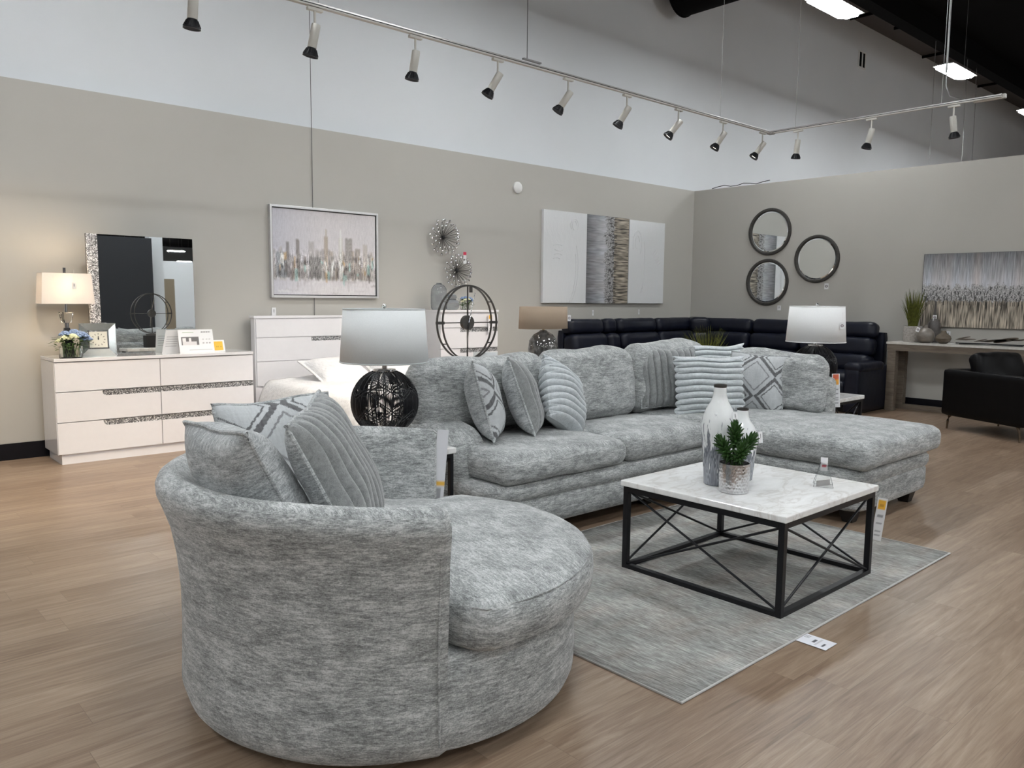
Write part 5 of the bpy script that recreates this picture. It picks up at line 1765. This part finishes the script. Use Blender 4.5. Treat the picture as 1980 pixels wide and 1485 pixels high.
MB().bx(-0.805, 0.805, -0.035, 0, -0.5, 0.5).build('stretcher', BLKM, t, smooth=False)
# detector
t = thing('smoke_detector', 'round white detector on the grey wall', 'detector', (7.59, YL - 0.001, 3.03))
MB().lathe([(0.001, 0.035), (0.055, 0.034), (0.078, 0.022), (0.08, 0.0), (0.001, 0)], n=36).build('cover', PLAST, t).rotation_euler = (PI / 2, 0, 0)

# round mirrors on the right partition
def round_mirror(label, y, z, r_):
    t = thing('round_mirror', label, 'mirror', (XR - 0.001, y, z), group='round mirrors on the right partition')
    t.rotation_euler = (0, -PI / 2, 0)
    MB().lathe([(r_ * 0.86, 0.0), (r_, 0.0), (r_ * 1.01, 0.012), (r_ * 0.995, 0.03), (r_ * 0.95, 0.036), (r_ * 0.90, 0.032), (r_ * 0.875, 0.02), (r_ * 0.86, 0.012), (r_ * 0.86, 0.0)], n=72).build('frame', plain('dark_wood_frame', (0.045, 0.042, 0.038), 0.55, var=0.3, nscale=40), t)
    MB().lathe([(0.001, 0.014), (r_ * 0.82, 0.014), (r_ * 0.872, 0.010)], n=72).build('glass', MIRR, t, smooth=False)
round_mirror('uppermost left round mirror in a dark frame', 6.82, 2.605, 0.372)
round_mirror('rightmost round mirror in a dark frame', 6.005, 2.15, 0.362)
round_mirror('lower left round mirror in a dark frame', 6.83, 1.80, 0.372)

# ------------------------------------------------------------------ navy sectional
nv = thing('leather_sectional', 'long navy leather reclining sectional running round the far corner', 'sofa')
def pad(nm, c, d_, r_, rot=None, amp=0.008, seed=1, n=12, fn=None):
    return MB().soft(c, d_, r_, n, 0.0, rot=rot, seed=seed, amp=amp, fn=fn).build(nm, LEATHN, nv)
# left run along the left wall; y of back face about 7.9
segs = [(8.20, 8.96), (8.98, 9.26), (9.28, 10.22), (10.24, 11.25)]
for i, (x0, x1) in enumerate(segs):
    cx, w_ = (x0 + x1) / 2, x1 - x0
    pad('back_cushion', (cx, 7.93, 1.10), (w_, 0.22, 0.22), 0.08, (R(-10), 0, 0), seed=i)
    pad('back_cushion', (cx, 7.86, 0.86), (w_, 0.26, 0.27), 0.09, (R(-8), 0, 0), seed=i + 5)
    pad('back_cushion', (cx, 7.80, 0.62), (w_, 0.28, 0.26), 0.09, (R(-6), 0, 0), seed=i + 9)
    pad('seat_cushion', (cx, 7.42, 0.43), (w_, 0.75, 0.20), 0.07, seed=i + 2)
MB().soft((9.72, 7.62, 0.20), (3.05, 0.95, 0.34), 0.04, 8).build('base', LEATHN, nv)
MB().soft((9.72, 8.02, 0.56), (3.05, 0.14, 1.0), 0.05, 8).build('back_shell', LEATHN, nv)
# corner wedge
for k, z in enumerate((1.10, 0.86, 0.62)):
    pad('back_cushion', (11.28, 7.80, z), (0.34, 0.42, 0.25), 0.09, (0, 0, R(-45)), seed=k)
MB().soft((10.95, 7.35, 0.27), (1.1, 1.0, 0.50), 0.07, 10).build('corner_seat', LEATHN, nv)
# right run along the right partition
segs = [(6.83, 7.76), (5.98, 6.81), (5.72, 5.96), (4.86, 5.70)]
for i, (y0, y1) in enumerate(segs):
    cy, w_ = (y0 + y1) / 2, y1 - y0
    pad('back_cushion', (11.40, cy, 1.095), (0.22, w_, 0.23), 0.08, (0, R(10), 0), seed=i + 20)
    pad('back_cushion', (11.33, cy, 0.86), (0.26, w_, 0.27), 0.09, (0, R(8), 0), seed=i + 25)
    pad('back_cushion', (11.27, cy, 0.63), (0.28, w_, 0.25), 0.09, (0, R(6), 0), seed=i + 30)
    pad('seat_cushion', (10.92, cy, 0.44), (0.80, w_, 0.20), 0.07, seed=i + 35)
    pad('footrest_panel', (10.50, cy, 0.25), (0.12, w_ - 0.02, 0.36), 0.05, seed=i + 41)
MB().soft((11.0, 6.25, 0.20), (1.0, 2.9, 0.34), 0.04, 8).build('base', LEATHN, nv)
MB().soft((11.53, 6.3, 0.57), (0.16, 3.0, 1.02), 0.05, 8, rot=(0, R(3), 0)).build('back_shell', LEATHN, nv)
MB().soft((10.98, 4.76, 0.32), (1.14, 0.21, 0.60), 0.04, 10).build('armrest', LEATHN, nv)
pad('armrest_pad', (10.80, 4.76, 0.625), (0.78, 0.25, 0.13), 0.06, seed=50)
MB().bx(10.6, 11.4, 4.7, 7.8, 0.0, 0.04).build('foot_rail', BLKWD, nv, smooth=False)
MB().bx(8.3, 10.6, 7.3, 7.95, 0.0, 0.04).build('foot_rail', BLKWD, nv, smooth=False)

# ------------------------------------------------------------------ console on the right
co = thing('console_table', 'weathered wood console table with pale top against the right wall', 'console table', (11.24, 4.67, 0))
L_ = 2.1
MB().bx(0, 0.45, -L_, 0.0, 0.925, 0.955).build('table_top', plain('pale_stone_top', (0.62, 0.60, 0.56), 0.3, var=0.08, nscale=30), co, smooth=False)
MB().bx(0.01, 0.44, -L_ + 0.01, -0.01, 0.835, 0.925).build('apron', WOODC, co, smooth=False)
for y in (-0.13, -L_ + 0.02):
    for x in (0.01, 0.33):
        MB().bx(x, x + 0.11, y, y + 0.11, 0.0, 0.835).build('leg', WOODC, co, smooth=False, bevel=0.003)
MB().bx(0.33, 0.40, -L_ + 0.13, -0.13, 0.0, 0.07).build('stretcher', WOODC, co, smooth=False)
MB().bx(0.33, 0.44, -1.30, -1.18, 0.07, 0.835).build('leg', WOODC, co, smooth=False)
def grass_plant(name, label, loc, pot, hgt, spread, n, seed, pr=0.12, ph=0.22, mat=GRASS):
    t = thing(name, label, 'plant', loc)
    rnd = random.Random(seed)
    MB().lathe([(0.001, 0.0), (pr * 0.86, 0.0), (pr * 0.96, 0.02), (pr, ph * 0.5), (pr * 0.97, ph), (pr * 0.88, ph), (pr * 0.86, ph - 0.03), (0.001, ph - 0.03)], n=32).build('pot', pot, t)
    m = MB()
    for k in range(n):
        a = rnd.uniform(0, 2 * PI)
        f = rnd.random() ** 0.6
        h_ = hgt * rnd.uniform(0.55, 1.0)
        r0 = pr * 0.45 * f
        sp = spread * f * rnd.uniform(0.6, 1.0)
        p = [(r0 * math.cos(a) + sp * s_ ** 1.6 * math.cos(a), r0 * math.sin(a) + sp * s_ ** 1.6 * math.sin(a), ph - 0.04 + h_ * s_ - 0.10 * f * s_ ** 3 * h_) for s_ in (0, 0.35, 0.7, 1.0)]
        m.tube(p, [0.0042, 0.0036, 0.0024, 0.0006], 4, caps=False)
    m.build('grass_blades', mat, t)
    return t
grass_plant('potted_grass', 'tall green grass in a pale concrete pot on the console', (11.47, 4.42, 0.956), CONC, 0.58, 0.15, 210, 3)
def vase(label, loc, prof, mat, name='vase'):
    t = thing(name, label, 'vase', loc)
    MB().lathe(prof, n=40).build('body', mat, t)
    return t
vase('round taupe vase with a short neck and tag in front of the grass pot', (11.33, 4.195, 0.956), [(0.001, 0), (0.06, 0), (0.10, 0.03), (0.115, 0.09), (0.10, 0.15), (0.06, 0.19), (0.025, 0.205), (0.022, 0.24), (0.03, 0.245), (0.018, 0.245), (0.018, 0.2)], TAUPE)
vase('tall dark taupe bottle vase with a thin black neck beside the grass', (11.60, 4.19, 0.956), [(0.001, 0), (0.075, 0), (0.085, 0.03), (0.085, 0.20), (0.078, 0.26), (0.05, 0.31), (0.02, 0.33), (0.015, 0.45), (0.01, 0.56), (0.001, 0.56)], plain('smoky_taupe', (0.10, 0.09, 0.085), 0.3, var=0.3, nscale=20))
vase('low squat brown vase, rightmost of the vases on the console', (11.33, 3.97, 0.956), [(0.001, 0), (0.04, 0), (0.085, 0.03), (0.098, 0.07), (0.085, 0.105), (0.04, 0.14), (0.028, 0.175), (0.02, 0.175), (0.03, 0.13)], plain('brown_glaze', (0.13, 0.105, 0.08), 0.22, var=0.2, nscale=18))
price_tag('seal', (11.235, 4.262, 1.135), 0.045, 0.065, R(-55), 'oval stamped tag on the round taupe vase', roll=0.4, tilt=-0.3)
price_tag('seal', (11.578, 4.183, 1.30), 0.05, 0.06, R(-62), 'round stamped tag on the neck of the tall dark vase')
ld = thing('leaf_sculpture', 'flat bronze metal leaf sculpture lying on the console', 'sculpture', (11.44, 3.35, 0.957))
rnd = random.Random(8)
for k in range(11):
    y, x = 0.44 - 0.105 * k + rnd.uniform(-0.02, 0.02), rnd.uniform(-0.13, 0.08)
    r_ = rnd.uniform(0.06, 0.12)
    z = rnd.uniform(0.035, 0.085)
    tx, ty = rnd.uniform(-0.25, 0.25), rnd.uniform(-0.25, 0.15)
    e = Euler((tx, ty, 0)).to_matrix()
    m = MB()
    m.lathe([(0.001, 0.0), (r_ * 0.5, 0.006), (r_ * 0.9, 0.012), (r_, 0.010), (r_ * 0.5, 0.002), (0.001, -0.004)], n=24, sy=1.25)
    m.v = [e @ Vector(p) + Vector((x, y, z)) for p in m.v]
    m.build('disc_leaf', BRONZE, ld)
m = MB()
m.tube([(0, 0.5, 0.012), (-0.03, 0.2, 0.018), (0.03, -0.1, 0.014), (-0.02, -0.4, 0.018), (0, -0.66, 0.012)], 0.008, 6)
m.tube([(-0.12, 0.42, 0.01), (-0.12, 0.1, 0.02), (-0.08, -0.3, 0.012)], 0.008, 6)
m.build('stem', BLKM, ld)
grass_plant('potted_grass', 'green grass plant standing behind the grey sofa, blades showing', (7.9, 5.32, 0.0), BLKWD, 0.62, 0.30, 160, 5, 0.16, 0.66)

# ------------------------------------------------------------------ black armchair, right edge
ac = thing('leather_armchair', 'low black leather armchair on thin metal legs at the right edge', 'armchair', (10.16, 3.50, 0), rz=R(-117.0))
# local x runs along the near side (towards the viewer's right), y goes deeper
LL = 1.02
MB().soft((LL / 2, 0.05, 0.44), (LL + 0.10, 0.11, 0.55), 0.035, 12).build('side_panel', LEATHB, ac)
MB().soft((LL / 2, 0.82, 0.44), (LL + 0.10, 0.11, 0.55), 0.035, 12).build('side_panel', LEATHB, ac)
MB().soft((0.0, 0.44, 0.44), (0.12, 0.86, 0.55), 0.035, 12).build('back_panel', LEATHB, ac)
MB().soft((LL / 2 + 0.02, 0.44, 0.24), (LL - 0.02, 0.70, 0.16), 0.03, 10).build('seat_base', LEATHB, ac)
MB().soft((LL / 2 + 0.04, 0.44, 0.40), (LL - 0.08, 0.66, 0.18), 0.05, 10, 0.02).build('seat_cushion', LEATHB, ac)
MB().soft((0.30, 0.44, 0.72), (0.20, 0.66, 0.42), 0.08, 14, rot=(0, R(-20), 0), amp=0.02, seed=4).build('back_cushion', LEATHB, ac)
for (x, y) in ((0.03, 0.05), (LL - 0.03, 0.05), (0.03, 0.82), (LL - 0.03, 0.82)):
    sx = -1 if x < 0.5 else 1
    MB().tube([(x - sx * 0.05, y, 0.19), (x - sx * 0.005, y, 0.15), (x + sx * 0.012, y, 0.10), (x + sx * 0.02, y, 0.0)], [0.016, 0.016, 0.013, 0.010], 8).build('leg', BRONZE, ac)
